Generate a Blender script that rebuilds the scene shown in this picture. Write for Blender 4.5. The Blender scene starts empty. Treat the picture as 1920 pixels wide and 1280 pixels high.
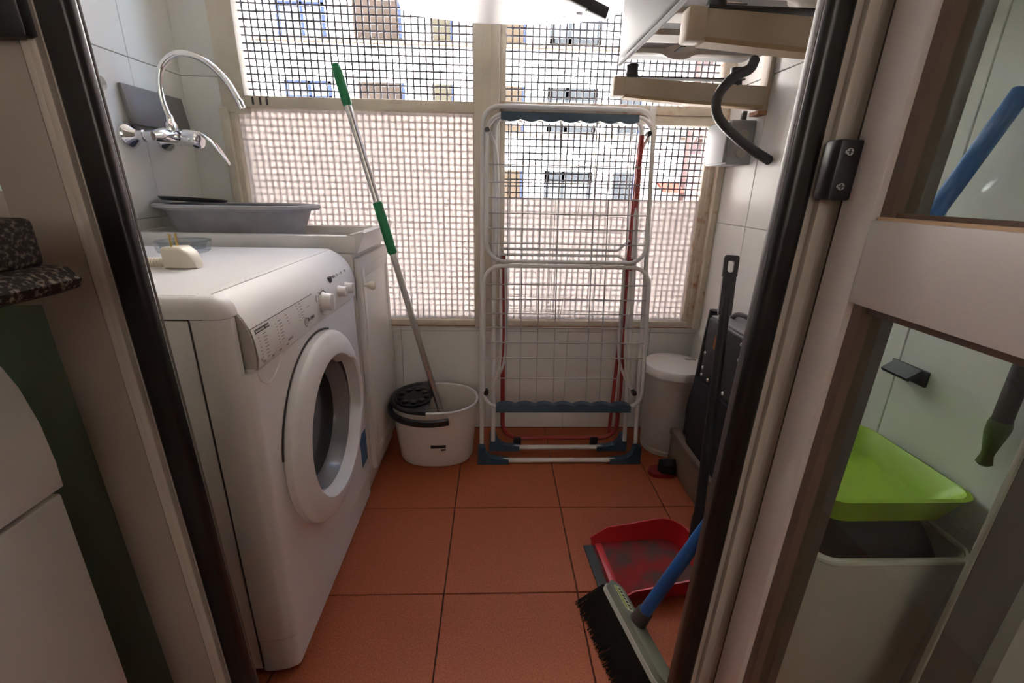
import bpy, bmesh, math, random
from mathutils import Vector, Matrix
random.seed(7)
PI = math.pi
S = bpy.context.scene
COL = S.collection

# ------------------------------------------------------------------ camera
cam = bpy.data.objects.new('camera', bpy.data.cameras.new('camera'))
COL.objects.link(cam)
cam.data.sensor_width = 36.0
cam.data.lens = 16.01
cam.data.clip_start = 0.01
cam.data.clip_end = 200
_down = Vector((-0.01919, 0.94681, 0.32127))          # image axes: x right, y down, z forward
_fwd = Vector((-0.03324, -0.32170, 0.94626)); _fwd -= _down * _fwd.dot(_down); _fwd.normalize()
_right = _down.cross(_fwd)
_M = Matrix((_right, _fwd, -_down))                   # world axes expressed in image axes
cx, cyd, cz = _M.col[0], _M.col[1], _M.col[2]
cam.matrix_world = Matrix(((cx[0], -cyd[0], -cz[0], 0.0), (cx[1], -cyd[1], -cz[1], 0.0),
                           (cx[2], -cyd[2], -cz[2], 0.97), (0, 0, 0, 1)))
S.camera = cam

# ------------------------------------------------------------------ light and exposure
W = bpy.data.worlds.new('sky'); S.world = W; W.use_nodes = True
_nt = W.node_tree
_sky = _nt.nodes.new('ShaderNodeTexSky'); _sky.sky_type = 'NISHITA'
_sky.sun_disc = False; _sky.sun_elevation = math.radians(48); _sky.sun_rotation = math.radians(200)
_bg = _nt.nodes['Background']; _bg.inputs['Strength'].default_value = 0.22
_nt.links.new(_sky.outputs[0], _bg.inputs[0])
sun = bpy.data.objects.new('sun', bpy.data.lights.new('sun', 'SUN'))
sun.data.energy = 7.0; sun.data.angle = 0.01; sun.data.color = (1.0, 0.95, 0.88)
sun.rotation_euler = Vector((-0.30, 0.70, -0.64)).to_track_quat('-Z', 'Y').to_euler()
COL.objects.link(sun)
S.view_settings.view_transform = 'Standard'; S.view_settings.look = 'None'
S.view_settings.gamma = 1.0; S.view_settings.use_curve_mapping = False
S.view_settings.exposure = 4.4
S.cycles.use_denoising = True
S.cycles.max_bounces = 14; S.cycles.diffuse_bounces = 7; S.cycles.glossy_bounces = 5
S.cycles.transmission_bounces = 10; S.cycles.transparent_max_bounces = 16
S.cycles.sample_clamp_indirect = 6.0
S.cycles.caustics_reflective = False

# ------------------------------------------------------------------ materials
MATS = {}
def principled(name, color, rough=0.5, metal=0.0, noise=None, bump=None, spec=None, coat=0, trans=0, ior=None, sub=0):
    m = bpy.data.materials.new(name); m.use_nodes = True
    nt = m.node_tree; b = nt.nodes['Principled BSDF']
    b.inputs['Base Color'].default_value = (*color, 1)
    b.inputs['Roughness'].default_value = rough; b.inputs['Metallic'].default_value = metal
    if spec is not None: b.inputs['Specular IOR Level'].default_value = spec
    if coat: b.inputs['Coat Weight'].default_value = coat
    if trans: b.inputs['Transmission Weight'].default_value = trans
    if ior: b.inputs['IOR'].default_value = ior
    if noise or bump:
        tc = nt.nodes.new('ShaderNodeTexCoord')
    if noise:                       # (scale, colour2, contrast lo, hi)
        sc, c2, lo, hi = noise
        n = nt.nodes.new('ShaderNodeTexNoise'); n.inputs['Scale'].default_value = sc; n.inputs['Detail'].default_value = 6
        nt.links.new(tc.outputs['Object'], n.inputs['Vector'])
        r = nt.nodes.new('ShaderNodeValToRGB')
        r.color_ramp.elements[0].position = lo; r.color_ramp.elements[0].color = (*color, 1)
        r.color_ramp.elements[1].position = hi; r.color_ramp.elements[1].color = (*c2, 1)
        nt.links.new(n.outputs['Fac'], r.inputs['Fac']); nt.links.new(r.outputs['Color'], b.inputs['Base Color'])
    if bump:                        # (scale, strength)
        n2 = nt.nodes.new('ShaderNodeTexNoise'); n2.inputs['Scale'].default_value = bump[0]; n2.inputs['Detail'].default_value = 4
        nt.links.new(tc.outputs['Object'], n2.inputs['Vector'])
        bp = nt.nodes.new('ShaderNodeBump'); bp.inputs['Strength'].default_value = bump[1]; bp.inputs['Distance'].default_value = 0.01
        nt.links.new(n2.outputs['Fac'], bp.inputs['Height']); nt.links.new(bp.outputs['Normal'], b.inputs['Normal'])
    MATS[name] = m
    return m

principled('wall_tile', (0.76, 0.765, 0.735), 0.34, spec=.18, noise=(1.5, (0.72, 0.725, 0.70), .35, .7), bump=(3.0, 0.02))
principled('grout', (0.52, 0.51, 0.49), 0.9)
principled('floor_grout', (0.07, 0.03, 0.022), 0.95)
principled('plaster', (0.62, 0.60, 0.56), 0.9, bump=(60, .05))
principled('kitchen_wall', (0.55, 0.52, 0.48), 0.8, bump=(40, .05))
principled('cream_paint', (0.66, 0.60, 0.50), 0.45, noise=(14, (0.56, 0.49, 0.39), .45, .8))
principled('cream_paint_rusty', (0.62, 0.55, 0.44), 0.5, noise=(22, (0.40, 0.16, 0.06), .56, .72))
principled('rust_line', (0.52, 0.30, 0.16), 0.8, noise=(30, (0.35, 0.14, 0.06), .4, .7))
principled('white_paint', (0.70, 0.68, 0.65), 0.35)
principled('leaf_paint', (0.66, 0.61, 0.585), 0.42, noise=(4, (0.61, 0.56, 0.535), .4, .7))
principled('leaf_paint_shaded', (0.36, 0.305, 0.26), 0.5, noise=(4, (0.32, 0.27, 0.225), .4, .7))  # leaf paint darkened: the left leaf's shade is put into its colour
principled('leaf_bead', (0.15, 0.10, 0.075), 0.5)
principled('rail_edge', (0.62, 0.42, 0.26), 0.6)
principled('jamb_profile', (0.50, 0.45, 0.39), 0.35)
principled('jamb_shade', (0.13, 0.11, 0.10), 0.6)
principled('rubber', (0.008, 0.006, 0.006), 0.28)
principled('black_plastic', (0.012, 0.012, 0.014), 0.35)
principled('black_matte', (0.005, 0.005, 0.005), 0.7, bump=(50, .2))
principled('white_enamel', (0.72, 0.70, 0.695), 0.42, spec=.15)
principled('white_plastic', (0.74, 0.72, 0.70), 0.35)
principled('plug_plastic', (0.72, 0.66, 0.54), 0.4)
principled('print_dark', (0.05, 0.045, 0.05), 0.6)
principled('print_grey', (0.30, 0.28, 0.28), 0.6)
principled('seam', (0.06, 0.05, 0.05), 0.8)
principled('smoked_glass', (0.012, 0.010, 0.010), 0.08)
principled('bowl_glass', (0.20, 0.19, 0.19), 0.16, spec=.6)
principled('steel', (0.55, 0.55, 0.56), 0.22, 1.0)
principled('seal_metal', (0.20, 0.19, 0.19), 0.5, 1.0)
principled('chrome', (0.82, 0.82, 0.84), 0.07, 1.0)
principled('brass', (0.60, 0.45, 0.18), 0.25, 1.0)
principled('grey_board', (0.20, 0.19, 0.18), 0.45)
principled('sticker_blue', (0.02, 0.10, 0.22), 0.5)
principled('sticker_dark', (0.03, 0.02, 0.018), 0.6)
principled('sink_white', (0.70, 0.68, 0.66), 0.25, noise=(6, (0.62, 0.60, 0.57), .45, .75))
principled('basin_grey', (0.36, 0.35, 0.37), 0.5, noise=(18, (0.30, 0.29, 0.31), .4, .7))
principled('bucket_plastic', (0.62, 0.57, 0.52), 0.45)
principled('mop_green', (0.005, 0.20, 0.07), 0.4)
principled('brush_green', (0.075, 0.115, 0.025), 0.5)
principled('alu_pole', (0.62, 0.60, 0.58), 0.28, 1.0)
principled('rack_white', (0.62, 0.61, 0.60), 0.4)
principled('rack_wire', (0.38, 0.38, 0.39), 0.45)
principled('rack_blue', (0.026, 0.058, 0.095), 0.5)
principled('rack_red', (0.28, 0.022, 0.02), 0.4)
principled('bin_grey', (0.52, 0.50, 0.48), 0.4)
principled('bin_lid', (0.72, 0.70, 0.69), 0.35)
principled('pan_red', (0.24, 0.016, 0.016), 0.7, spec=.2, noise=(14, (0.085, 0.045, 0.036), .42, .60))
principled('pan_red_clean', (0.45, 0.012, 0.016), 0.35)
principled('lip_grey', (0.045, 0.05, 0.045), 0.7)
principled('broom_grey', (0.20, 0.22, 0.17), 0.5)
principled('broom_trim', (0.42, 0.42, 0.36), 0.5)
principled('broom_label', (0.55, 0.58, 0.38), 0.5)
principled('label_lime', (0.35, 0.42, 0.03), 0.5)
principled('broom_blue', (0.015, 0.11, 0.36), 0.4)
principled('broom_dark', (0.05, 0.035, 0.03), 0.6)
principled('case_black', (0.016, 0.016, 0.017), 0.55, noise=(60, (0.03, 0.03, 0.03), .4, .7))
principled('case_top_sheen', (0.16, 0.155, 0.15), 0.4)  # black case top coloured lighter for the light it reflects
principled('stud', (0.6, 0.6, 0.58), 0.3, 1.0)
principled('sticker_orange', (0.45, 0.16, 0.05), 0.5)
principled('beige_box', (0.20, 0.15, 0.11), 0.7)
principled('slipper_red', (0.22, 0.01, 0.015), 0.6)
principled('lime_plastic', (0.30, 0.46, 0.02), 0.4)
principled('hamper_white', (0.60, 0.56, 0.50), 0.4)
principled('dark_cloth', (0.018, 0.016, 0.018), 0.9, bump=(25, .4))
principled('ac_white', (0.26, 0.26, 0.265), 0.55, spec=.15)
principled('ac_under', (0.60, 0.57, 0.52), 0.45, noise=(9, (0.42, 0.38, 0.32), .45, .8))
principled('bracket', (0.50, 0.43, 0.33), 0.5, noise=(8, (0.42, 0.34, 0.24), .4, .8))
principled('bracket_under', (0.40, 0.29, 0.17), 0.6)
principled('bracket_rust', (0.42, 0.25, 0.14), 0.7, noise=(30, (0.30, 0.11, 0.05), .4, .6))
principled('dark_metal', (0.03, 0.026, 0.025), 0.5)
principled('hose', (0.035, 0.033, 0.035), 0.4)
principled('box_grey', (0.33, 0.34, 0.35), 0.5, spec=.2)
principled('box_side', (0.40, 0.37, 0.34), 0.5)
principled('granite', (0.020, 0.014, 0.011), 0.7, spec=.12, noise=(240, (0.20, 0.155, 0.115), .50, .68))
principled('appliance_white', (0.62, 0.60, 0.57), 0.4)
principled('lattice', (0.22, 0.225, 0.26), 0.6)
principled('facade', (0.80, 0.78, 0.75), 0.9, bump=(3, .05))
principled('facade_ledge', (0.065, 0.043, 0.028), 0.9, spec=0.0)
principled('facade_pink', (0.075, 0.05, 0.047), 0.9, spec=0.0)
principled('brick_pink', (0.11, 0.065, 0.055), 0.9, spec=0.0)
principled('win_blue', (0.010, 0.014, 0.036), 0.9, spec=0.0)
principled('win_pane', (0.05, 0.06, 0.07), 0.15)
principled('shutter_brown', (0.0165, 0.0125, 0.0105), 0.9, spec=0.0, noise=(2.2, (0.012, 0.0095, 0.008), .4, .6))
principled('shutter_olive', (0.017, 0.0155, 0.0115), 0.9, spec=0.0)
principled('shutter_tan', (0.019, 0.0145, 0.0105), 0.9, spec=0.0)
principled('balcony_grey', (0.0125, 0.014, 0.0155), 0.9, spec=0.0)
principled('awning_red', (0.045, 0.013, 0.010), 0.9, spec=0.0)
principled('asphalt', (0.25, 0.24, 0.23), 0.9)
principled('text_grey', (0.08, 0.08, 0.085), 0.8)

# terracotta floor: speckled, slightly worn
m = principled('terracotta', (0.40, 0.110, 0.044), 0.6, spec=.25, noise=(300, (0.28, 0.068, 0.027), .36, .66), bump=(140, .06))

def tinted_glass(name, tint, gloss=0.06, dust=0.0, dust_col=(.5, .5, .48)):
    m = bpy.data.materials.new(name); m.use_nodes = True; nt = m.node_tree
    for n in list(nt.nodes):
        if n.type != 'OUTPUT_MATERIAL': nt.nodes.remove(n)
    out = [n for n in nt.nodes if n.type == 'OUTPUT_MATERIAL'][0]
    tr = nt.nodes.new('ShaderNodeBsdfTransparent'); tr.inputs[0].default_value = (*tint, 1)
    gl = nt.nodes.new('ShaderNodeBsdfGlossy'); gl.inputs['Roughness'].default_value = 0.04
    gl.inputs['Color'].default_value = (.9, .95, .92, 1)
    lw = nt.nodes.new('ShaderNodeLayerWeight'); lw.inputs['Blend'].default_value = 0.5
    pw_ = nt.nodes.new('ShaderNodeMath'); pw_.operation = 'POWER'; pw_.inputs[1].default_value = 5.0
    ma = nt.nodes.new('ShaderNodeMath'); ma.operation = 'MULTIPLY_ADD'; ma.inputs[1].default_value = 0.6; ma.inputs[2].default_value = 0.025
    nt.links.new(lw.outputs['Facing'], pw_.inputs[0]); nt.links.new(pw_.outputs[0], ma.inputs[0])
    mx = nt.nodes.new('ShaderNodeMixShader')
    nt.links.new(ma.outputs[0], mx.inputs[0]); nt.links.new(tr.outputs[0], mx.inputs[1]); nt.links.new(gl.outputs[0], mx.inputs[2])
    last = mx
    if dust:
        df = nt.nodes.new('ShaderNodeBsdfDiffuse'); df.inputs['Color'].default_value = (*dust_col, 1)
        m2 = nt.nodes.new('ShaderNodeMixShader'); m2.inputs[0].default_value = dust
        nt.links.new(mx.outputs[0], m2.inputs[1]); nt.links.new(df.outputs[0], m2.inputs[2]); last = m2
    nt.links.new(last.outputs[0], out.inputs[0])
    MATS[name] = m
tinted_glass('pane_glass', (0.87, 0.94, 0.91), dust=.012)
tinted_glass('pane_dark', (0.50, 0.58, 0.50), dust=.65, dust_col=(.30, .36, .30))
tinted_glass('ashtray_glass', (0.86, 0.88, 0.90), dust=.03)

def frosted(name, base, clear, rough, ior=1.25):
    m = bpy.data.materials.new(name); m.use_nodes = True; nt = m.node_tree
    for n in list(nt.nodes):
        if n.type != 'OUTPUT_MATERIAL': nt.nodes.remove(n)
    out = [n for n in nt.nodes if n.type == 'OUTPUT_MATERIAL'][0]
    tl = nt.nodes.new('ShaderNodeBsdfTranslucent'); tl.inputs[0].default_value = (*base, 1)
    df = nt.nodes.new('ShaderNodeBsdfDiffuse'); df.inputs[0].default_value = (*base, 1)
    rf = nt.nodes.new('ShaderNodeBsdfRefraction'); rf.inputs['Color'].default_value = (*base, 1)
    rf.inputs['Roughness'].default_value = rough; rf.inputs['IOR'].default_value = ior
    a = nt.nodes.new('ShaderNodeMixShader'); a.inputs[0].default_value = 0.25
    nt.links.new(tl.outputs[0], a.inputs[1]); nt.links.new(df.outputs[0], a.inputs[2])
    b = nt.nodes.new('ShaderNodeMixShader'); b.inputs[0].default_value = clear
    nt.links.new(a.outputs[0], b.inputs[1]); nt.links.new(rf.outputs[0], b.inputs[2])
    nt.links.new(b.outputs[0], out.inputs[0])
    MATS[name] = m
frosted('frosted_panel', (0.44, 0.41, 0.398), 0.32, 0.42, 1.45)
frosted('fill_blind_cloth', (0.34, 0.32, 0.30), 0.0, 0.35)  # cloth of the added blind behind the camera, tuned as fill light
frosted('bag_plastic', (0.95, 0.95, 0.94), 0.45, 0.35)

# ------------------------------------------------------------------ mesh helpers
class MB:
    def __init__(self): self.bm = bmesh.new()
    def _new(self, geom_before): return [v for v in self.bm.verts if v not in geom_before]
    def box(self, lo, hi, bev=0.0, seg=2, M=None):
        b2 = bmesh.new()
        bmesh.ops.create_cube(b2, size=1)
        for v in b2.verts:
            v.co = Vector(((v.co[i] + .5) * (hi[i] - lo[i]) + lo[i]) for i in range(3))
        if bev:
            bmesh.ops.bevel(b2, geom=list(b2.edges), offset=bev, segments=seg, affect='EDGES', profile=.5)
        return self._merge(b2, M)
    def _merge(self, b2, M=None):
        if M is not None: bmesh.ops.transform(b2, matrix=M, verts=b2.verts)
        me = bpy.data.meshes.new('tmp'); b2.to_mesh(me); b2.free()
        self.bm.from_mesh(me); bpy.data.meshes.remove(me)
        return self
    def pydata(self, verts, faces, M=None):
        b2 = bmesh.new(); vs = [b2.verts.new(v) for v in verts]
        for f in faces:
            try: b2.faces.new([vs[i] for i in f])
            except ValueError: pass
        bmesh.ops.recalc_face_normals(b2, faces=b2.faces)
        return self._merge(b2, M)
    def loft(self, rings, cap=True, closed=False, M=None):
        n = len(rings[0]); verts = [p for r in rings for p in r]; faces = []
        K = len(rings)
        for i in range(K if closed else K - 1):
            a, b = i * n, ((i + 1) % K) * n
            for j in range(n):
                k = (j + 1) % n
                faces.append((a + j, a + k, b + k, b + j))
        if cap and not closed:
            faces.append(tuple(range(n))); faces.append(tuple((K - 1) * n + j for j in range(n)))
        return self.pydata(verts, faces, M)
    def tube(self, pts, r, n=10, closed=False, M=None):
        P = [Vector(p) for p in pts]; K = len(P)
        R = r if isinstance(r, (list, tuple)) else [r] * K
        T = []
        for i in range(K):
            a = P[(i - 1) % K] if (closed or i > 0) else P[i]
            b = P[(i + 1) % K] if (closed or i < K - 1) else P[i]
            T.append((b - a).normalized())
        up = Vector((0, 0, 1)) if abs(T[0].z) < .9 else Vector((1, 0, 0))
        u = T[0].cross(up).normalized(); rings = []
        for i in range(K):
            u = (u - T[i] * u.dot(T[i])).normalized(); w = T[i].cross(u)
            rings.append([P[i] + (u * math.cos(2 * PI * j / n) + w * math.sin(2 * PI * j / n)) * R[i] for j in range(n)])
        return self.loft(rings, cap=True, closed=closed, M=M)
    def lathe(self, prof, c=(0, 0, 0), axis='Z', n=32, sx=1, sy=1, cap=True, M=None):
        rings = []
        for r, h in prof:
            ring = []
            for j in range(n):
                a = 2 * PI * j / n; x, y = r * math.cos(a) * sx, r * math.sin(a) * sy
                p = {'Z': (x, y, h), 'X': (h, x, y), 'Y': (x, h, y)}[axis]
                ring.append((p[0] + c[0], p[1] + c[1], p[2] + c[2]))
            rings.append(ring)
        return self.loft(rings, cap=cap, M=M)
    def prism(self, poly, axis, a, b, M=None):
        def P(p, h): return {'X': (h, p[0], p[1]), 'Y': (p[0], h, p[1]), 'Z': (p[0], p[1], h)}[axis]
        n = len(poly)
        verts = [P(p, a) for p in poly] + [P(p, b) for p in poly]
        faces = [tuple(range(n)), tuple(range(2 * n - 1, n - 1, -1))] + [(i, (i + 1) % n, n + (i + 1) % n, n + i) for i in range(n)]
        return self.pydata(verts, faces, M)
    def build(self, name, mat, parent=None, loc=None, angle=40):
        off = Vector(loc) if loc else (parent['_w'] if parent is not None and False else WLOC.get(parent, Vector((0, 0, 0))) if parent is not None else Vector((0, 0, 0)))
        me = bpy.data.meshes.new(name)
        bmesh.ops.translate(self.bm, verts=self.bm.verts, vec=-off)
        self.bm.to_mesh(me); self.bm.free()
        me.materials.append(MATS[mat])
        if angle:
            for p in me.polygons: p.use_smooth = True
            me.set_sharp_from_angle(angle=math.radians(angle))
        o = bpy.data.objects.new(name, me); COL.objects.link(o)
        if parent is not None: o.parent = parent
        elif loc: o.location = loc
        WLOC[o] = off
        return o
WLOC = {}

def tag(o, label, cat, group=None, kind=None):
    o['label'] = label; o['category'] = cat
    if group: o['group'] = group
    if kind: o['kind'] = kind
    return o
def thing(name, label, cat, loc=(0, 0, 0), group=None, kind=None):
    o = bpy.data.objects.new(name, None); o.empty_display_size = .05; COL.objects.link(o); o.location = loc
    WLOC[o] = Vector(loc)
    return tag(o, label, cat, group, kind)
def box(name, lo, hi, mat, parent=None, bev=0, seg=2, loc=None):
    return MB().box(lo, hi, bev, seg).build(name, mat, parent, loc)
def tube(name, pts, r, mat, parent=None, n=10, closed=False, loc=None):
    return MB().tube(pts, r, n, closed).build(name, mat, parent, loc)
def arc(c, r, a0, a1, n, f):
    return [f(c, r, a0 + (a1 - a0) * i / n) for i in range(n + 1)]
def bez(pts, n=16):
    """Catmull-Rom through the points."""
    P = [Vector(p) for p in pts]; P = [P[0] * 2 - P[1]] + P + [P[-1] * 2 - P[-2]]; out = []
    for i in range(1, len(P) - 2):
        for k in range(n):
            t = k / n; a, b, c, d = P[i - 1], P[i], P[i + 1], P[i + 2]
            out.append(.5 * ((2 * b) + (c - a) * t + (2 * a - 5 * b + 4 * c - d) * t * t + (3 * b - 3 * c + d - a) * t ** 3))
    out.append(P[-2]); return out
def round_rect(x0, x1, y0, y1, r, n=6):
    pts = []
    for cx_, cy_, a in ((x1 - r, y1 - r, 0), (x0 + r, y1 - r, 90), (x0 + r, y0 + r, 180), (x1 - r, y0 + r, 270)):
        for i in range(n + 1):
            t = math.radians(a + 90 * i / n); pts.append((cx_ + r * math.cos(t), cy_ + r * math.sin(t)))
    return pts

# ------------------------------------------------------------------ the room
XL, XR, YB, YD, ZC = -1.03, 0.80, 1.72, 0.50, 2.30
TH = 0.006
_shared = {}
def tile_mesh(w, h, mat, t=TH):
    key = (round(w, 4), round(h, 4), mat)
    if key not in _shared:
        b = bmesh.new(); bmesh.ops.create_cube(b, size=1)
        for v in b.verts: v.co = Vector((v.co.x * w, v.co.y * h, v.co.z * t))
        top = [e for e in b.edges if all(v.co.z > 0 for v in e.verts)]
        bmesh.ops.bevel(b, geom=top, offset=.0012, segments=1, affect='EDGES')
        me = bpy.data.meshes.new('tile'); b.to_mesh(me); b.free(); me.materials.append(MATS[mat]); _shared[key] = me
    return _shared[key]
def lay_tiles(parent, cells, frame, mat, name='tile', gap=.0022):
    """cells: (u0,u1,v0,v1) in wall coordinates; frame(u,v) -> (location, rotation)."""
    for u0, u1, v0, v1 in cells:
        if u1 - u0 < .012 or v1 - v0 < .012: continue
        o = bpy.data.objects.new(name, tile_mesh(u1 - u0 - gap, v1 - v0 - gap, mat))
        loc, rot = frame((u0 + u1) / 2, (v0 + v1) / 2)
        o.location = Vector(loc) - WLOC[parent]; o.rotation_euler = rot; o.parent = parent; COL.objects.link(o)
def grid(u0, u1, v0, v1, us, vs):
    U = sorted({u0, u1} | {u for u in us if u0 < u < u1}); V = sorted({v0, v1} | {v for v in vs if v0 < v < v1})
    return [(U[i], U[i + 1], V[j], V[j + 1]) for i in range(len(U) - 1) for j in range(len(V) - 1)]

# floor
fl = tag(box('floor', (-1.6, -1.8, -.12), (1.4, 1.86, -.006), 'floor_grout'), 'floor of square terracotta tiles with thin dark joints', 'floor', kind='structure')
fx = [-.123 + .337 * k for k in range(-5, 6)]; fy = [1.207 + .323 * k for k in range(-8, 3)]
lay_tiles(fl, grid(XL, XR, YD - .3, YB, fx, fy), lambda u, v: ((u, v, -.003), (0, 0, 0)), 'terracotta', gap=.003)
kf = [-1.2, -.8, -.4, 0, .4, .8]
lay_tiles(fl, grid(-1.2, 1.2, -1.6, YD - .3, fx, fy), lambda u, v: ((u, v, -.003), (0, 0, 0)), 'terracotta', gap=.003)

vz = [.431 * k for k in range(1, 6)]
vy = [1.495 - .33 * k for k in range(0, 5)]
wl = tag(box('wall_left', (XL - .12, YD + .005, 0), (XL - TH, YB + .14, ZC), 'grout'), 'left laundry wall of large glossy white tiles behind the tap', 'wall', kind='structure')
lay_tiles(wl, grid(YD + .04, YB, 0, ZC, vy, vz), lambda u, v: ((XL - TH / 2, u, v), (PI / 2, 0, PI / 2)), 'wall_tile')
wr = tag(box('wall_right', (XR + TH, YD + .005, 0), (XR + .12, YB + .14, ZC), 'grout'), 'right laundry wall of large glossy white tiles', 'wall', kind='structure')
lay_tiles(wr, grid(YD + .04, YB, 0, ZC, [y - .02 for y in vy], vz), lambda u, v: ((XR + TH / 2, u, v), (PI / 2, 0, -PI / 2)), 'wall_tile')
wb = MB().box((XL - TH, YB + TH, 0), (XR + TH, YB + .14, .455)).box((XL - TH, YB + TH, .455), (-.905, YB + .14, ZC)).build('wall_back', 'grout')
tag(wb, 'white tiled wall under the window and beside it', 'wall', kind='structure')
bx_ = [XL + .33 * k for k in range(1, 7)]
lay_tiles(wb, grid(XL - .004, XR + .004, 0, .455, bx_, [.428]), lambda u, v: ((u, YB + TH / 2, v), (PI / 2, 0, 0)), 'wall_tile')
lay_tiles(wb, grid(XL - .004, -.905, .455, ZC, [], vz), lambda u, v: ((u, YB + TH / 2, v), (PI / 2, 0, 0)), 'wall_tile')
tag(box('ceiling', (-1.6, -1.8, ZC), (1.4, 1.86, ZC + .12), 'plaster'), 'plain white plaster ceiling over laundry and kitchen', 'ceiling', kind='structure')
# kitchen shell around the viewer
tag(box('wall_kitchen_left', (-1.32, -1.7, 0), (-1.2, YD + .005, ZC), 'kitchen_wall'), 'beige kitchen wall behind the worktop', 'wall', kind='structure')
tag(box('wall_kitchen_right', (1.2, -1.7, 0), (1.32, YD + .06, ZC), 'kitchen_wall'), 'beige kitchen side wall beyond the open door', 'wall', kind='structure')
tag(MB().box((-1.32, -1.8, 0), (-.65, -1.7, ZC)).box((.65, -1.8, 0), (1.32, -1.7, ZC)).box((-.65, -1.8, 0), (.65, -1.7, .95)).box((-.65, -1.8, 2.05), (.65, -1.7, ZC)).build('wall_kitchen_rear', 'kitchen_wall', angle=0), 'beige kitchen wall facing the laundry door', 'wall', kind='structure')
wp = MB().box((.80, YD - .01, 0), (1.22, YD + .05, ZC)).box((-1.22, YD - .01, 2.06), (.80, YD + .05, ZC)).box((-1.22, YD - .01, 0), (-1.02, YD + .05, 2.02))
tag(wp.build('wall_partition', 'kitchen_wall'), 'beige partition wall around the glazed laundry doors', 'wall', kind='structure')

# ------------------------------------------------------------------ windows
w3 = thing('fill_window_3', 'unseen kitchen window with translucent blind, added to light the foreground', 'window', (0, -1.75, .95), kind='structure')  # unseen window added behind the camera as fill light for the foreground
for lo, hi in (((-.65, -1.78, .95), (-.60, -1.73, 2.05)), ((.60, -1.78, .95), (.65, -1.73, 2.05)), ((-.02, -1.78, 1.0), (.02, -1.73, 2.0)), ((-.60, -1.78, .95), (.60, -1.73, 1.0)), ((-.60, -1.78, 2.0), (.60, -1.73, 2.05))):
    box('frame_bar', lo, hi, 'white_paint', w3)
box('fill_blind', (-.62, -1.722, .96), (.62, -1.720, 2.04), 'fill_blind_cloth', w3)
def lattice(name, x0, x1, z0, z1, y, parent):
    p, w, t = .0222, .0052, .004
    verts, faces = [], []
    def bar(lo, hi):
        k = len(verts)
        for z in (lo[2], hi[2]):
            for yy in (lo[1], hi[1]):
                for x in (lo[0], hi[0]): verts.append((x, yy, z))
        for f in ((0, 1, 3, 2), (4, 6, 7, 5), (0, 4, 5, 1), (2, 3, 7, 6), (0, 2, 6, 4), (1, 5, 7, 3)): faces.append(tuple(k + i for i in f))
    nx = int((x1 - x0) / p); nz = int((z1 - z0) / p)
    for i in range(nx + 1):
        x = x0 + p * (i + .3); bar((x - w / 2, y, z0), (x + w / 2, y + t, z1))
    for j in range(nz + 1):
        z = z0 + p * (j + .45); bar((x0, y + .0006, z - w / 2), (x1, y + t - .0006, z + w / 2))
    me = bpy.data.meshes.new(name); me.from_pydata(verts, [], faces); me.materials.append(MATS['lattice'])
    o = bpy.data.objects.new(name, me); COL.objects.link(o); o.parent = parent; o.location = -WLOC[parent]
    o['label'] = 'grey plastic lattice screen of small square holes'
    return o
w1 = thing('window_1', 'cream window with square lattice screen and tall frosted panel behind the mop', 'window', (-.46, 1.73, .46), kind='structure')
lattice('lattice_screen', -.885, -.06, .475, ZC - .05, 1.7365, w1)
box('frame_post', (-.905, 1.705, .455), (-.868, 1.80, 1.2), 'cream_paint', w1, .004)
box('frame_post', (-.905, 1.700, 1.186), (-.826, 1.80, ZC), 'cream_paint', w1, .004)
box('transom', (-.850, 1.7015, 1.203), (-.070, 1.775, 1.238), 'cream_paint', w1, .003)
for k, xx in enumerate((-.805, -.781, -.760)):
    box('vent_slot', (xx, 1.7000, 1.211), (xx + .006, 1.7025, 1.234), 'seam', w1)
box('bottom_rail', (-.905, 1.705, .455), (-.070, 1.80, .478), 'cream_paint', w1, .003)
box('top_rail', (-.905, 1.700, ZC - .06), (-.070, 1.80, ZC), 'cream_paint', w1, .003)
fp = box('frosted_panel', (-.868, 1.728, .478), (-.075, 1.732, 1.205), 'frosted_panel', w1)
fp['label'] = 'milky translucent panel with the lattice showing through'
# loose glue specks on the panel
sp = MB()
for k in range(46):
    x, z = random.uniform(-.5, -.10), random.uniform(.55, 1.05); a = random.uniform(0, PI); L = random.uniform(.004, .014)
    if random.random() < .25: x = random.uniform(-.112, -.095)
    M_ = Matrix.Translation((x, 1.7272, z)) @ Matrix.Rotation(a, 4, 'Y')
    sp.box((-L / 2, -.0006, -.001), (L / 2, .0006, .001), M=M_)
o = sp.build('glue_speck', 'print_grey', w1, angle=0); o['kind'] = 'stuff'
w2 = thing('window_2', 'stained cream window with lattice screen and low frosted panel behind the clothes rack', 'window', (.40, 1.73, .46), kind='structure')
lattice('lattice_screen', .0, .79, .475, ZC - .05, 1.7365, w2)
box('frame_post', (.757, 1.700, .455), (.80, 1.80, ZC), 'cream_paint_rusty', w2, .004)
box('frame_post', (.010, 1.712, .455), (.030, 1.80, ZC), 'cream_paint', w2, .003)
box('transom', (.010, 1.700, 1.180), (.757, 1.775, 1.210), 'cream_paint', w2, .003)
box('transom_cover', (.010, 1.692, 1.210), (.757, 1.775, 1.240), 'cream_paint_rusty', w2, .003)
box('bottom_rail', (.010, 1.705, .455), (.80, 1.80, .478), 'cream_paint', w2, .003)
box('top_rail', (.010, 1.700, ZC - .06), (.80, 1.80, ZC), 'cream_paint', w2, .003)
box('latch', (.515, 1.684, 1.185), (.538, 1.700, 1.238), 'white_plastic', w2, .002)
fp2 = box('frosted_panel', (.030, 1.728, .478), (.757, 1.732, .935), 'frosted_panel', w2)
fp2['label'] = 'milky translucent panel with the lattice showing through'
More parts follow.
